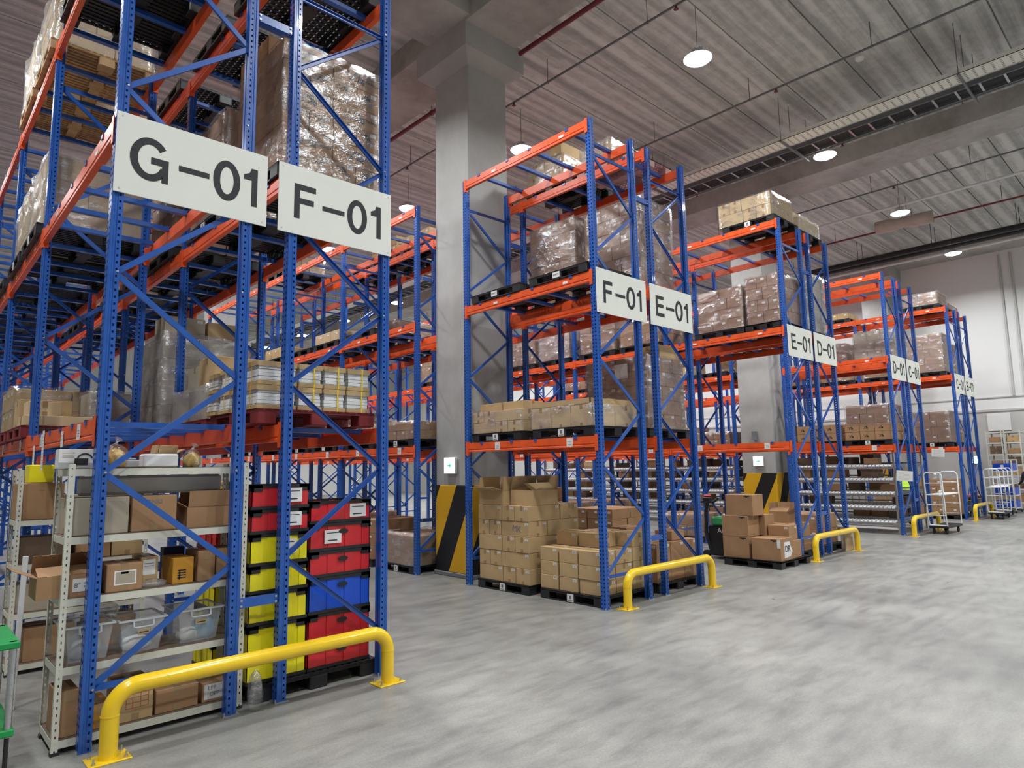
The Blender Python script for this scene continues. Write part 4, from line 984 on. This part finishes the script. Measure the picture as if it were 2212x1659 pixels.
# second shelf
z=1.376
b=MB(); b.cbox(0,.98,0,.05,0,.138,.02); o=b.build('grey_foam_sheet',M['greyboard']); o.location=(-.04,.30,1.637); tag(o,'long grey sheet hung just below the top shelf','sheet'); o.data.materials[0]=mat('grey_sheet',(.60,.60,.58),.7)
b=MB(); b.box(0,.004,0,.03,0,.02)
carton(-.105,.14,z,.36,.36,.255,'greyboard','greyish taped carton at the left of the second shelf from top')
o=carton(.268,.135,z,.30,.34,.255,'brown','brown carton with faint print in the middle of second shelf'); text('RNKI',.045,'greyink',o,(.15,-.002,.215),'-y','printed_text')
open_carton(.66,.20,z,.36,.26,.155,'brown','open brown carton at the right of second shelf',(150,40,100,60))
carton(.60,.44,z,.3,.1,.19,'dark','dark carton standing behind on the second shelf') if False else None
b=MB(); b.box(0,.16,0,.10,0,.05); o=b.build('white_tray',M['sticker']); o.location=(.80,.46,z); tag(o,'small white tray with blue edge behind the open carton','tray')
# third shelf
z=.976
t=open_carton(-.26,.155,z,.36,.30,.145,'brown','open brown carton poking out left of third shelf',(155,60,20,60))
b=MB(); b.box(.20,.36,-.003,-.0005,.03,.115); b.build('paper_label',M['paper'],t); text('8° 2024',.045,'greyink',t,(.28,-.004,.07),'-y','handwriting')
o=carton(.13,.13,z,.23,.30,.19,'brown','brown carton with white framed window on the third shelf')
b=MB()
for a in ((.05,.19,.045,.053),(.05,.19,.135,.143),(.05,.058,.053,.135),(.182,.19,.053,.135)): b.box(a[0],a[1],-.0015,0,a[2],a[3])
b.box(.058,.182,-.001,0,.053,.135,1); b.build('printed_frame',[M['sticker'],M['greyboard']],o)
o=carton(.37,.24,z,.12,.26,.21,'tan','tan carton with paper label behind the framed one'); b=MB(); b.box(.015,.10,-.0015,0,.08,.19); b.box(.025,.09,-.002,-.0015,.16,.165,1); b.box(.025,.09,-.002,-.0015,.14,.145,1); b.build('paper_label',[M['paper'],M['greyink']],o)
lumpy('plastic_bag',(.44,.19,z),.09,.06,.05,'filmwhite','crumpled clear bag of brown bits on the third shelf','bag',5)
o=carton(.56,.15,z,.15,.28,.19,'mustard','mustard box with dark print on the third shelf',tape=False)
b=MB(); b.box(.045,.055,-.0015,0,.03,.10); [b.box(.035,.095,-.0015,0,.04+.018*k,.048+.018*k) for k in range(4)]; b.build('printed_text',M['ink'],o)
carton(.735,.15,z,.13,.30,.225,'brown','brown carton right of mustard box on the third shelf')
carton(.875,.16,z,.15,.28,.23,'brown','brown carton at the right end of third shelf')
b=MB(); b.cbox(0,.15,0,.10,0,.24,.006); o=b.build('blue_bin',M['navy']); o.location=(.58,.45,z); tag(o,'dark blue bin behind the mustard box','bin')
b=MB(); b.tube([(-.02+.03*math.sin(k*.8),.16+.02*math.cos(k*1.1),z+.15+.035*math.sin(k*.5)) for k in range(14)],.004,6); 
# tubs
def tub(x,y,z,lx,ly,h,label,fill):
    t=empty('storage_tub',(x,y,z),0,label,'plastic tub','clear storage tubs')
    b=MB(); i=.03; w=.003
    lo=[(i,i),(lx-i,i),(lx-i,ly-i),(i,ly-i)]; hi=[(0,0),(lx,0),(lx,ly),(0,ly)]
    vs=[(a,c,0) for a,c in lo]+[(a,c,h) for a,c in hi]+[(a+w*(1 if a<lx/2 else -1),c+w*(1 if c<ly/2 else -1),w) for a,c in lo]+[(a+w*(1 if a<lx/2 else -1),c+w*(1 if c<ly/2 else -1),h) for a,c in hi]
    b.add(vs,[(3,2,1,0),(0,1,5,4),(1,2,6,5),(2,3,7,6),(3,0,4,7),(8,9,10,11),(9,8,12,13),(10,9,13,14),(11,10,14,15),(8,11,15,12)]); b.build('body',M['tub'],t)
    b=MB(); r=.012; b.box(-r,lx+r,-r,.004,h-.012,h); b.box(-r,lx+r,ly-.004,ly+r,h-.012,h); b.box(-r,.004,.004,ly-.004,h-.012,h); b.box(lx-.004,lx+r,.004,ly-.004,h-.012,h); b.build('rim',M['tubrim'],t)
    b=MB(); b.tube([(lx*.28,-.008,h-.01),(lx*.28,-.022,h-.05),(lx*.34,-.024,h-.055),(lx*.66,-.024,h-.055),(lx*.72,-.022,h-.05),(lx*.72,-.008,h-.01)],.007,8); b.build('handle',M['tubrim'],t)
    b=MB(); b.box(lx*.40,lx*.66,.006,.008,h*.52,h*.68); b.box(lx*.43,lx*.63,.0055,.006,h*.57,h*.60,1); b.build('label',[M['pale'],M['ink']],t); t.children[-1].location=(0,-.004,0)
    for k,(m,cx,cy,rx,ry,hh) in enumerate(fill): lumpy('contents',(lx*cx,ly*cy,.008),rx,ry,hh,m,None,None,k+3,t,.2)
tub(-.085,.14,.541,.28,.36,.24,'clear tub with greyish contents, left on the fourth shelf',[('greyblock',.5,.45,.10,.13,.17)])
tub(.235,.14,.541,.29,.36,.23,'clear tub with white contents, middle on the fourth shelf',[('whitepl',.45,.4,.10,.12,.10),('greyblock',.5,.6,.1,.1,.15)])
tub(.61,.14,.541,.31,.36,.24,'clear tub with blue and white bottles, right on the fourth shelf',[('skyblue',.72,.4,.075,.11,.16),('whitepl',.35,.35,.08,.08,.09)])
lumpy('plastic_bag',(.18,.34,.785),.09,.09,.10,'bag','clear bag bulging from the middle tub','bag',12)
b=MB(); b.box(0,.10,0,.004,0,.05); o=b.build('silver_pouch',M['steel']); o.location=(-.02,.17,.775); o.rotation_euler=(R(-60),0,R(-12)); tag(o,'silver pouch on the left clear tub','pouch')
# bottom shelf
z=.091
carton(-.11,.14,z,.13,.30,.29,'brown','tall brown carton at the left of the bottom shelf')
carton(.09,.15,z,.12,.3,.16,'mustard','mustard carton behind the yellow rail on bottom shelf')
o=carton(.245,.135,z,.225,.33,.25,'tan','tan carton with a red printed table on bottom shelf')
b=MB(); b.box(.05,.19,-.0015,0,.185,.20); 
for zz in (.085,.12,.155,.20): b.box(.05,.19,-.0015,0,zz,zz+.003)
for xx in (.05,.09,.14,.188): b.box(xx,xx+.003,-.0015,0,.085,.20)
b.build('printed_table',M['redink'],o)
carton(.485,.14,z,.29,.30,.165,'brown','low brown carton in the middle of the bottom shelf')
o=carton(.80,.14,z,.20,.30,.14,'brown','brown carton with a handwritten sheet on bottom shelf')
b=MB(); b.box(.015,.19,-.0015,0,.02,.13); b.build('paper_label',M['paper'],o); text('EPP',.04,'greyink',o,(.07,-.002,.10),'-y','handwriting'); text('OPP',.04,'greyink',o,(.09,-.002,.055),'-y','handwriting')
lumpy('plastic_bag',(1.13,-.02,.0),.055,.06,.30,'bag','clear crumpled bag on the floor beside the rack foot','bag',21)
# goods on the farther unit
carton(-.12,2.46,1.376,.36,.38,.34,'brown','brown carton on the farther ivory shelving under yellow bin')
b=MB(); b.cbox(0,.20,0,.26,0,.17,.008); o=b.build('yellow_bin',M['yel']); o.location=(-.05,2.48,1.717); tag(o,'small yellow bin on a carton at left','bin')
for i,(xx,zz,lx,h,m) in enumerate(((.28,1.376,.38,.22,'greyboard'),(.66,1.376,.28,.3,'brown'),(-.08,.976,.4,.24,'dark'),(.36,.976,.3,.2,'brown'),(.67,.976,.28,.26,'tan'),(-.09,.541,.36,.25,'greyboard'),(.34,.541,.34,.3,'brown'),(.69,.541,.26,.2,'tan'),(0,.091,.4,.3,'brown'),(.5,.091,.42,.3,'brown'))):
    carton(xx,2.47,zz,lx,.36,h,m,'%s carton on the farther ivory shelving, %s shelf, %s'%(WORDS[m],('second','second','third','third','third','fourth','fourth','fourth','bottom','bottom')[i],('middle','right','left','middle','right','left','middle','right','left','right')[i]))
b=MB(); b.cbox(0,.035,0,.05,0,1.15,.004); o=b.build('white_plank',M['whitepl']); o.location=(-.21,1.35,0.0); o.rotation_euler=(R(-3),R(1.5),0); tag(o,'white plank leaning between the two ivory shelving units','plank')
for i,(yy,zz,h) in enumerate(((2.55,1.80,.30),(2.05,1.86,.36),(1.15,2.04,.13))):
    b=MB(); b.box(0,.001,0,.10,0,h); [b.box(-.0006,0,.015,.085,.03+.03*k,.034+.03*k,1) for k in range(int(h/.035))]
    o=b.build('paper_slip',[M['paper'],M['greyboard']]); o.location=(-.011,yy,zz-.03); tag(o,('long white paper slip hanging on the left beam, farther one','long white paper slip hanging on the left beam, nearer one','short white label card on the left orange beam')[i],'paper','paper slips on the left beam')

# green trolley at the picture's left edge
t=empty('green_trolley',(-.82,-.30,0),0,'green trolley with steel posts cut by the left edge','trolley')
for zz,n in ((.83,'top_deck'),(.345,'lower_deck')):
    b=MB(); b.cbox(0,.44,0,.62,zz-.04,zz,.006); b.build(n,M['green'],t)
for dx in (.03,.41):
    for dy in (.03,.59):
        b=MB(); b.cyl((dx,dy,.30),(dx,dy,.83),.019,12); [b.tube([(dx,dy,.38+.03*k),(dx,dy,.386+.03*k)],.021,10) for k in range(14)]; b.build('post',M['steel'],t)
        b=MB(); b.cyl((dx-.012,dy,.06),(dx+.012,dy,.06),.06,16); b.cyl((dx,dy,.06),(dx,dy,.31),.012,8); b.build('caster',M['rubber'],t)

# ================================================================== stacked sleeve crates on a pallet
pallet(1.165,.10,0,'black pallet under the red, yellow and blue crates',card=False)
CR={'red':'red','yel':'yellow','bluepl':'blue'}
def crate(x0,x1,y0,y1,z0,z1,m,label,lab=None,hole=True,open_=True):
    t=empty('sleeve_crate',((x0+x1)/2,(y0+y1)/2,z0),0,label,'crate','stacked coloured crates')
    hx,hy,h=(x1-x0)/2,(y1-y0)/2,z1-z0
    b=MB(); w=.006; e=.006
    pts=[]
    def side(ax,s):
        # ribbed sleeve wall
        n=7; L=hx if ax==0 else hy; base=(hy if ax==0 else hx)-e
        for k in range(n):
            u0=-L+e+2*(L-e)*k/n; u1=-L+e+2*(L-e)*(k+1)/n; off=base-(.006 if k%2 else 0)
            if ax==0: b.box(u0,u1,min(s*(off-w),s*off),max(s*(off-w),s*off),.02,h-.02)
            else: b.box(min(s*(off-w),s*off),max(s*(off-w),s*off),u0,u1,.02,h-.02)
    side(0,-1);side(0,1);side(1,-1);side(1,1); b.box(-hx+.01,hx-.01,-hy+.01,hy-.01,.018,.024); b.build('sleeve',M[m],t)
    b=MB()
    for z_ in (0,h-.026):
        b.box(-hx,hx,-hy,-hy+.014,z_,z_+.025); b.box(-hx,hx,hy-.014,hy,z_,z_+.025); b.box(-hx,-hx+.014,-hy+.014,hy-.014,z_,z_+.025); b.box(hx-.014,hx,-hy+.014,hy-.014,z_,z_+.025)
    for sx in (-1,1):
        for sy in (-1,1):
            b.box(min(sx*hx,sx*(hx-.09)),max(sx*hx,sx*(hx-.09)),min(sy*hy,sy*(hy-.02)),max(sy*hy,sy*(hy-.02)),h-.055,h-.0005)
            b.box(min(sx*hx,sx*(hx-.02)),max(sx*hx,sx*(hx-.02)),min(sy*hy,sy*(hy-.09)),max(sy*hy,sy*(hy-.09)),h-.055,h-.0005)
    b.build('rim',M['black'],t)
    if hole:
        b=MB(); b.prism([(.05*math.cos(a),.022*math.sin(a)) for a in [2*math.pi*k/8 for k in range(8)]],0,.004); b.xf(Matrix.Translation((.02,-hy-.0005,h-.075))@Matrix.Rotation(R(90),4,'X')); b.build('hand_hole',M['black'],t)
    if lab:
        b=MB(); lx,lz=lab; b.box(lx,lx+.16,-hy-.004,-hy-.002,lz,lz+.115); b.box(lx+.03,lx+.12,-hy-.0045,-hy-.004,lz+.02,lz+.03,1); b.box(lx+.02,lx+.14,-hy-.0045,-hy-.004,lz+.085,lz+.092,1); b.build('label',[M['sticker'],M['ink']],t)
    return t
cols=[(.135,.345,'red',None),(.347,.583,'red',None),(.585,.880,'bluepl',None),(.882,1.098,'red',None),(1.10,1.332,'red',(-.16,.06)),(1.334,1.525,'red',(.08,.04))]
for k,(a,c,m,lb_) in enumerate(cols): crate(1.625,2.215,.14,.62,a,c,m,'%s crate in the right crate stack, %s from the bottom'%(CR[m],ORD1[k]),lb_,hole=k!=5)
cols=[(.135,.355,'yel',None),(.357,.575,'yel',None),(.577,.82,'yel',None),(.822,1.035,'yel',None),(1.037,1.285,'yel',(-.02,.08)),(1.287,1.48,'red',(.02,.05)),(1.482,1.68,'red',(.02,.05))]
for k,(a,c,m,lb_) in enumerate(cols): crate(1.12,1.615,.14,.62,a,c,m,'%s crate in the left crate stack, %s from the bottom'%(CR[m],ORD1[k]),lb_)
for k in range(6): crate(1.04,1.60,.66,1.14,.135+.25*k,.383+.25*k,('yel','yel','yel','yel','red','red')[k],'%s crate in the back stack, %s from the bottom'%(('yellow','yellow','yellow','yellow','red','red')[k],ORD1[k]))
tc_=lumpy('plastic_bag',(1.95,.24,1.345),.13,.05,.05,'bag','clear film poking from the second highest red crate','bag',33) if False else None

# ================================================================== carton flow racks
def flow_rack(x,y,L,label,seed):
    t=empty('flow_rack',(x,y,0),0,label,'flow rack','steel carton flow racks'); W=2.2
    for dx in (0,W):
        for dy in (0,L):
            b=MB(); b.box(dx-.02,dx+.02,dy-.02,dy+.02,0,2.0); b.build('post',M['steel'],t)
    b=MB(); b.box(-.02,.02,.02,L-.02,.12,.17); b.build('kick_rail',M['whitepl'],t)
    for k,z in enumerate((.30,.65,.99,1.33,1.665)):
        b=MB(); b.box(-.03,0,.0,L,z-.085,z-.042); b.box(W-.03,W,.0,L,z+.03,z+.07); b.box(-.02,W,0,.02,z-.06,z-.03); b.box(-.02,W,L-.02,L,z-.06,z-.03); s=b.build('shelf_frame',M['steel'],t)
        b=MB(); n=int(L/.095); rn=random.Random(seed+k)
        for i in range(n):
            yy=.03+i*(L-.06)/n
            b.box(0,W,yy+.005,yy+.011,z-.03,z+.01)
            b.cyl((-.02,yy+.014,z-.012),(-.02,yy+.080,z-.012),.026,8,1); b.cyl((.06,yy+.014,z+.004),(.06,yy+.080,z+.004),.026,8,1); b.cyl((.14,yy+.014,z+.012),(.14,yy+.080,z+.012),.026,8,1)
        tag(b.build('roller_track',[M['steel'],M['whitepl']],s),kind='stuff')
        yy=.06
        while yy<L-.3:
            w=rn.uniform(.24,.45); h=rn.uniform(.15,.26)
            if rn.random()<.72:
                dx=rn.choice((.05,.3,.6,.9)); m=rn.choice(('brown','brown','tan','dark','dark','dark'))
                carton(x+dx,y+yy,z+.041,.4,w,h,m,'',ind=False)
            yy+=w+rn.uniform(.01,.12)
    return t
y=.24
for i,(yy,L) in enumerate(((.26,2.40),(4.46,2.40),(7.10,2.42),(9.78,2.3))):
    flow_rack(16.87+.06,yy,L,'steel carton flow rack with white rollers, %s from the right'%ORD1[i],40+i*10)

# ================================================================== pallet truck with cartons
PX,PY=9.98,-.02
t=pallet(PX,PY,.0,'black pallet on the forks of the pallet truck','black',W=1.15,D=1.05,card=False)
zz=.131
def dk(x,y,z,lx,ly,lz,l,rz=0):
    o=carton(x,y,z,lx,ly,lz,'brown',l,'brown cartons on the pallet truck',rz=rz)
    b=MB(); b.box(-.0015,0,.05,.17,lz-.035,lz-.018); b.box(-.0015,0,.09,.13,lz-.05,lz-.035); b.build('printed_mark',M['ink'],o)
    return o
dk(PX+.08,PY+.60,zz,.42,.50,.365,'brown carton, bottom left on the pallet truck load')
dk(PX+.08,PY+.60,zz+.366,.42,.50,.365,'brown carton, second tier left on the pallet truck load')
dk(PX+.10,PY+.50,zz+.733,.40,.52,.365,'brown carton, topmost on the pallet truck load')
o=dk(PX+.05,PY+.02,zz,.50,.52,.37,'brown carton with white sheet, bottom right on the pallet truck')
b=MB(); b.add([(.12,-.003,.04),(.36,-.003,.06),(.44,-.006,.14),(.38,-.003,.22),(.34,-.003,.31),(.14,-.003,.31)],[tuple(range(6))]); b.add([(-.003,.0,.22),(-.003,.06,.22),(-.003,.06,.36),(-.003,.0,.36)],[(3,2,1,0)]); b.build('white_sheet',M['sticker'],o); text('DR',.15,'ink',o,(.25,-.0075,.19),'-y','printed_text')
dk(PX+.56,PY+.52,zz,.42,.42,.36,'brown carton, bottom back on the pallet truck load')
dk(PX+.52,PY+.50,zz+.366,.36,.40,.36,'brown carton, second tier middle on the pallet truck load')
dk(PX+.56,PY+.05,zz,.36,.44,.30,'brown carton, bottom far right on the pallet truck load')
carton(PX+.57,PY+.10,zz+.301,.34,.38,.25,'brown','brown carton with two stickers, right on the pallet truck',sx=True,sy=True)
t=empty('pallet_truck',(9.90,1.375,0),0,'electric pallet truck with mint green battery and black handle','pallet truck')
b=MB(); b.cbox(.60,1.14,-.28,.26,.06,.62,.03); b.build('body',M['black'],t)
b=MB(); b.cbox(.59,1.12,-.27,.18,.625,.78,.03); b.cbox(.66,.74,-.1,.0,.78,.81,.01); b.build('battery',M['greenm'],t)
b=MB(); b.cbox(.68,.72,-.05,.0,.811,.825,.004); b.build('button',M['red'],t)
text('Auli',.14,'sticker',t,(.594,-.06,.53),'-x','lettering')
b=MB(); b.tube([(-.02,.22,.18),(-.08,.28,.50),(-.10,.24,.90),(-.14,.18,1.10)],[.045,.035,.032,.04],10); h=b.build('tiller',M['black'],t); h.location=(.66,0,0)
b=MB(); b.tube([(-.14,.40,1.14),(-.18,.34,1.06),(-.16,.2,1.08),(-.14,.06,1.06),(-.10,-.02,1.14)],.028,10); b.cbox(-.2,-.08,.10,.26,1.06,1.16,.02); b.build('grip',M['black'],h)
b=MB(); b.cyl((-.14,.34,1.15),(-.14,.46,1.17),.02,8); b.build('grip_end',M['whitepl'],h)
b=MB(); b.cbox(-.19,-.09,.12,.24,1.16,1.20,.015); b.build('stop_switch',M['red'],h)
b=MB(); b.cbox(.26,.54,-1.25,-.281,.035,.075,.01); b.cbox(.76,1.03,-1.25,-.281,.035,.075,.01); b.cbox(.26,1.03,-.30,-.281,.076,.30,.005); b.build('fork',M['black'],t)
for dx in (.66,1.06):
    b=MB(); b.cyl((dx-.03,.33,.075),(dx+.03,.33,.075),.075,16); b.build('wheel',M['rubber'],t)

# ================================================================== roll cages, trolleys, back corner
def cage(x,y,rz,label,basket=False):
    t=empty('roll_cage',(x,y,0),rz,label,'trolley','white tubular roll cages'); L,W=1.05,.42
    b=MB(); b.cbox(0,L,0,W,.15,.20,.01); b.build('deck',M['black'],t)
    for e,ex in ((0,0),(1,L)):
        s=1 if e==0 else -1; lean=-.10 if e==0 else .0
        b=MB(); r=.016
        p=[(ex+.02*s,0+.02,.20),(ex+lean*.3,.02,.32),(ex+lean,.02,1.42),(ex+lean-.01,.07,1.48),(ex+lean-.01,W-.07,1.48),(ex+lean,W-.02,1.42),(ex+lean*.3,W-.02,.32),(ex+.02*s,W-.02,.20)]
        b.tube(p,r,8); b.cyl((ex+.02*s,.02,.21),(ex+.02*s,W-.02,.21),r,8)
        for zz in (.45,.70,.95,1.22): b.cyl((ex+lean*(zz-.2)/1.3,.02,zz),(ex+lean*(zz-.2)/1.3,W-.02,zz),.010,8)
        b.build('end_frame',M['whitepl'],t)
    b=MB(); b.cbox(-.07,L-.01,.03,W-.03,.93,.955,.006); b.build('shelf',M['whitepl'],t)
    for dx in (.12,L-.12):
        for dy in (.07,W-.07):
            b=MB(); b.cyl((dx,dy-.014,.062),(dx,dy+.014,.062),.062,16); b.cbox(dx-.03,dx+.03,dy-.03,dy+.03,.12,.15,.004); b.cyl((dx-.0,dy,.06),(dx,dy,.13),.012,6); b.build('caster',M['rubber'],t)
    return t
t1=cage(17.55,-.62,R(-3),'white tubular roll cage in front of the fourth guard rail')
lumpy('plastic_bag',(17.62,-.42,1.32),.07,.06,.16,'filmwhite','white plastic bag hanging on the near roll cage','bag',8)
lumpy('plastic_bag',(17.90,-.42,.957),.06,.05,.08,'filmwhite','small white bundle on the near roll cage shelf','bag',18)
cage(23.0,-.74,R(0),'white roll cage with grey panel beside the last guard rail')
t=cage(24.35,-.60,R(0),'second white roll cage behind the one by last guard')
for i,(x,y) in enumerate(((24.05,.45),(24.45+.0,.95),(25.1,.45))):
    t=empty('basket_trolley',(x,y,0),0,'black basket trolley with coloured rims behind the far roll cage, %s'%ORD1[i],'trolley','black basket trolleys')
    b=MB(); b.cbox(-.25,.25,-.2,.2,.16,.48,.02); b.build('basket',M['grey'],t)
    for k,m in enumerate(('yellow','maroon','green','orangepl')):
        b=MB(); b.cbox(-.27+.005*k,.27-.005*k,-.22,.22,.485+.035*k,.515+.035*k,.01); b.build('rim',M[m],t)
    for dx in (-.2,.2):
        for dy in (-.15,.15): b=MB(); b.cyl((dx,dy-.012,.055),(dx,dy+.012,.055),.055,12); b.cyl((dx,dy,.05),(dx,dy,.17),.01,6); b.build('caster',M['rubber'],t)
# blue bin trolley
t=empty('bin_trolley',(25.9,-.52,0),0,'steel trolley with three blue bins at the right edge','trolley')
for dx in (0,.9):
    for dy in (0,.55): b=MB(); b.box(dx-.015,dx+.015,dy-.015,dy+.015,.08,1.75); b.build('post',M['whitepl'],t); b=MB(); b.cyl((dx,dy-.012,.05),(dx,dy+.012,.05),.05,12); b.cyl((dx,dy,.05),(dx,dy,.1),.01,6); b.build('caster',M['rubber'],t)
for zz in (.14,.55,.95,1.35,1.72): b=MB(); b.box(0,.9,0,.55,zz,zz+.03); b.build('shelf',M['whitepl'],t)
for k,zz in enumerate((.171,.581,1.381)):
    for q,dx in enumerate((.03,.47)):
        b=MB(); b.cbox(0,.40,0,.5,0,.24,.01); o=b.build('blue_bin',M['bluepl']); o.location=(25.9+dx,-.50,zz); tag(o,'bright blue bin on the steel trolley, %s shelf, %s'%(('lowest','middle','upper')[k],('left','right')[q]),'bin','bright blue bins'); b=MB(); b.box(-.001,0,.2,.28,.1,.2); b.build('label',M['sticker'],o)
b=MB(); b.cbox(0,.9,0,.5,0,.16,.02); o=b.build('grey_bin',M['greyblock']); o.location=(25.9,-.50,.982); tag(o,'light grey bin on the blue bin trolley','bin')
# ivory shelves against the end wall
for i,yy in enumerate((-.62,-.10)):
    t=shelving(27.3,yy,.9,.48,(.3,.75,1.2,1.58,1.95,2.35,2.72),'tall ivory shelf by the end wall, %s'%('right one','left one')[i],H=2.76,name='tall_shelf')
    rn=random.Random(i+2)
    for k,z in enumerate((.3,.75,1.2,1.58,1.95,2.35)):
        carton(27.32,yy+.05,z+.002,.4,.34,rn.uniform(.16,.28),rn.choice(('brown','dark','tan')),'%s carton on the tall %s end wall shelf'%(ORD[k],('right','left')[i]))
t=empty('white_board',(XW-.06,-.17,2.8),0,'bright white board on the end wall above tall shelves','board')
b=MB(); b.cbox(0,.035,0,.70,0,.64,.004); b.build('panel',M['sticker'],t)
exit_sign(XW-.06,1.05,1.75,'lit exit sign on the end wall beside the last rack')
# work tables far behind the fifth row
for i,yy in enumerate((2.4,4.6)):
    t=empty('work_table',(26.2,yy,0),0,'grey work table by the end wall, %s'%('nearer','farther')[i],'table','grey work tables')
    b=MB(); b.cbox(0,.8,0,1.8,.82,.86,.005); b.build('tabletop',M['greyblock'],t)
    for dx in (.04,.76):
        for dy in (.04,1.76): b=MB(); b.box(dx-.02,dx+.02,dy-.02,dy+.02,0,.82); b.build('leg',M['steel'],t)

# ================================================================== people
def person(name_label,joints,edges,radii,mats,head,hair=True,loc=(0,0,0),rz=0,cloth=None):
    me=bpy.data.meshes.new('body'); me.from_pydata(joints,edges,[]); o=bpy.data.objects.new('person',me); COL.objects.link(o)
    o.modifiers.new('Skin','SKIN'); sk=me.skin_vertices.new() if not me.skin_vertices else me.skin_vertices[0]
    sv=me.skin_vertices[0].data
    for i,r in enumerate(radii): sv[i].radius=(r[0],r[1]) if isinstance(r,tuple) else (r,r)
    sv[0].use_root=True
    ss=o.modifiers.new('Sub','SUBSURF'); ss.levels=2; ss.render_levels=2
    bpy.context.view_layer.update()
    m2=bpy.data.meshes.new_from_object(o.evaluated_get(bpy.context.evaluated_depsgraph_get())); bpy.data.objects.remove(o)
    m2.name='person'; m2.materials.clear()
    for q in mats: m2.materials.append(M[q])
    for p in m2.polygons:
        c=p.center; p.use_smooth=True; p.material_index=cloth(c)
    o=inst('person',m2,None,loc,(0,0,rz)); tag(o,name_label,'person','warehouse workers')
    # face and hair
    hx,hy,hz=head
    b=MB(); b.lathe([(.001,-.085),(.05,-.08),(.085,-.03),(.098,.03),(.09,.09),(.05,.125),(.001,.135)],18,(hx,hy+.015,hz+.02)); b.build('hair',M['hair'],o)
    b=MB()
    for s in (-1,1): b.lathe([(.001,-.009),(.010,0),(.001,.009)],8,(hx+s*.033,hy-.088,hz+.01))
    b.build('eye',M['ink'],o)
    b=MB(); b.tube([(hx,hy-.088,hz+.02),(hx,hy-.115,hz-.02),(hx,hy-.09,hz-.03)],[.008,.014,.010],8); b.build('nose',M['skin'],o)
    b=MB(); b.tube([(hx-.025,hy-.09,hz-.055),(hx,hy-.098,hz-.058),(hx+.025,hy-.09,hz-.055)],.006,6); b.build('mouth',M['redink'],o)
    return o
def human(label,loc,rz,bend,arms,mats,clothf):
    cb,sb=math.cos(R(bend)),math.sin(R(bend))
    def tor(d,x=0,f=0): return (x,-sb*d-f*cb,.95+cb*d-f*sb)     # along the spine; faces -y
    J=[(0,0,.95),tor(.18),tor(.38),tor(.50),tor(.60),tor(.72,0,.02)]
    E_=[(0,1),(1,2),(2,3),(3,4),(4,5)]; Rr=[(.15,.11),(.14,.10),(.16,.11),(.10,.08),(.052,.052),(.092,.10)]
    for s in (-1,1):
        i=len(J); J+=[(s*.10,0,.90),(s*.11,-.02,.50),(s*.11,.02,.09),(s*.12,-.14,.04)]; E_+=[(0,i),(i,i+1),(i+1,i+2),(i+2,i+3)]; Rr+=[.095,.062,.045,(.045,.035)]
        i=len(J); sh=tor(.47,s*.20); el=arms[0]; ha=arms[1]
        J+=[sh,(sh[0]+s*el[0],sh[1]+el[1],sh[2]+el[2]),(sh[0]+s*ha[0],sh[1]+ha[1],sh[2]+ha[2])]; E_+=[(3,i),(i,i+1),(i+1,i+2)]; Rr+=[.062,.045,.032]
        h=J[-1]; k=len(J); J+=[(h[0],h[1]-.07,h[2]-.02)]; E_+=[(k-1,k)]; Rr+=[(.034,.020)]
        for f in range(4):
            a=len(J); J+=[(h[0]+(-.027+.018*f),h[1]-.12,h[2]-.03),(h[0]+(-.03+.02*f),h[1]-.155-(.012 if f in(1,2) else 0),h[2]-.05)]; E_+=[(k,a),(a,a+1)]; Rr+=[.0095,.0085]
        a=len(J); J+=[(h[0]-s*.045,h[1]-.05,h[2]-.03),(h[0]-s*.055,h[1]-.085,h[2]-.045)]; E_+=[(k-1,a),(a,a+1)]; Rr+=[.011,.009]
    return person(label,J,E_,Rr,mats,J[5],loc=loc,rz=rz,cloth=clothf)
human('person in dark clothes leaning at the far right edge',(24.75,-1.30,0),R(120),35,((.04,-.10,-.27),(.02,-.36,-.36)),['skin','cloth','navy'],lambda c:(0 if (c.z>1.44 or (c.y<-.62)) else 1 if c.z>.93 else 2))
human('person in yellow high visibility vest bending behind the flow racks',(19.6,.9,0),R(90),50,((.04,-.12,-.26),(.0,-.34,-.42)),['skin','hivis','navy'],lambda c:(0 if (c.y<-.62 or (c.z<.95 and c.y<-.55)) else 1 if c.z>.95 else 2))

# cartons too far away to matter one by one
o=far_mb.build('distant_cartons',[M[k] for k in FARM]); tag(o,'remaining brown and tan cartons stacked on the distant racks','boxes',kind='stuff')
for i,(x,y,r) in enumerate(((10.4,-2.3,.02),(7.6,-1.0,.018),(12.2,-2.6,.02))):
    b=MB(); b.box(-r,r,-r*.4,r*.4,0,.002); o=b.build('paper_scrap',M[('redink','ink','paper')[i]]); o.location=(x,y,.0005); o.rotation_euler=(0,0,i); tag(o,'tiny %s scrap lying on the open concrete floor'%('red','black','white')[i],'scrap')
print('CARTONS',NC[0])
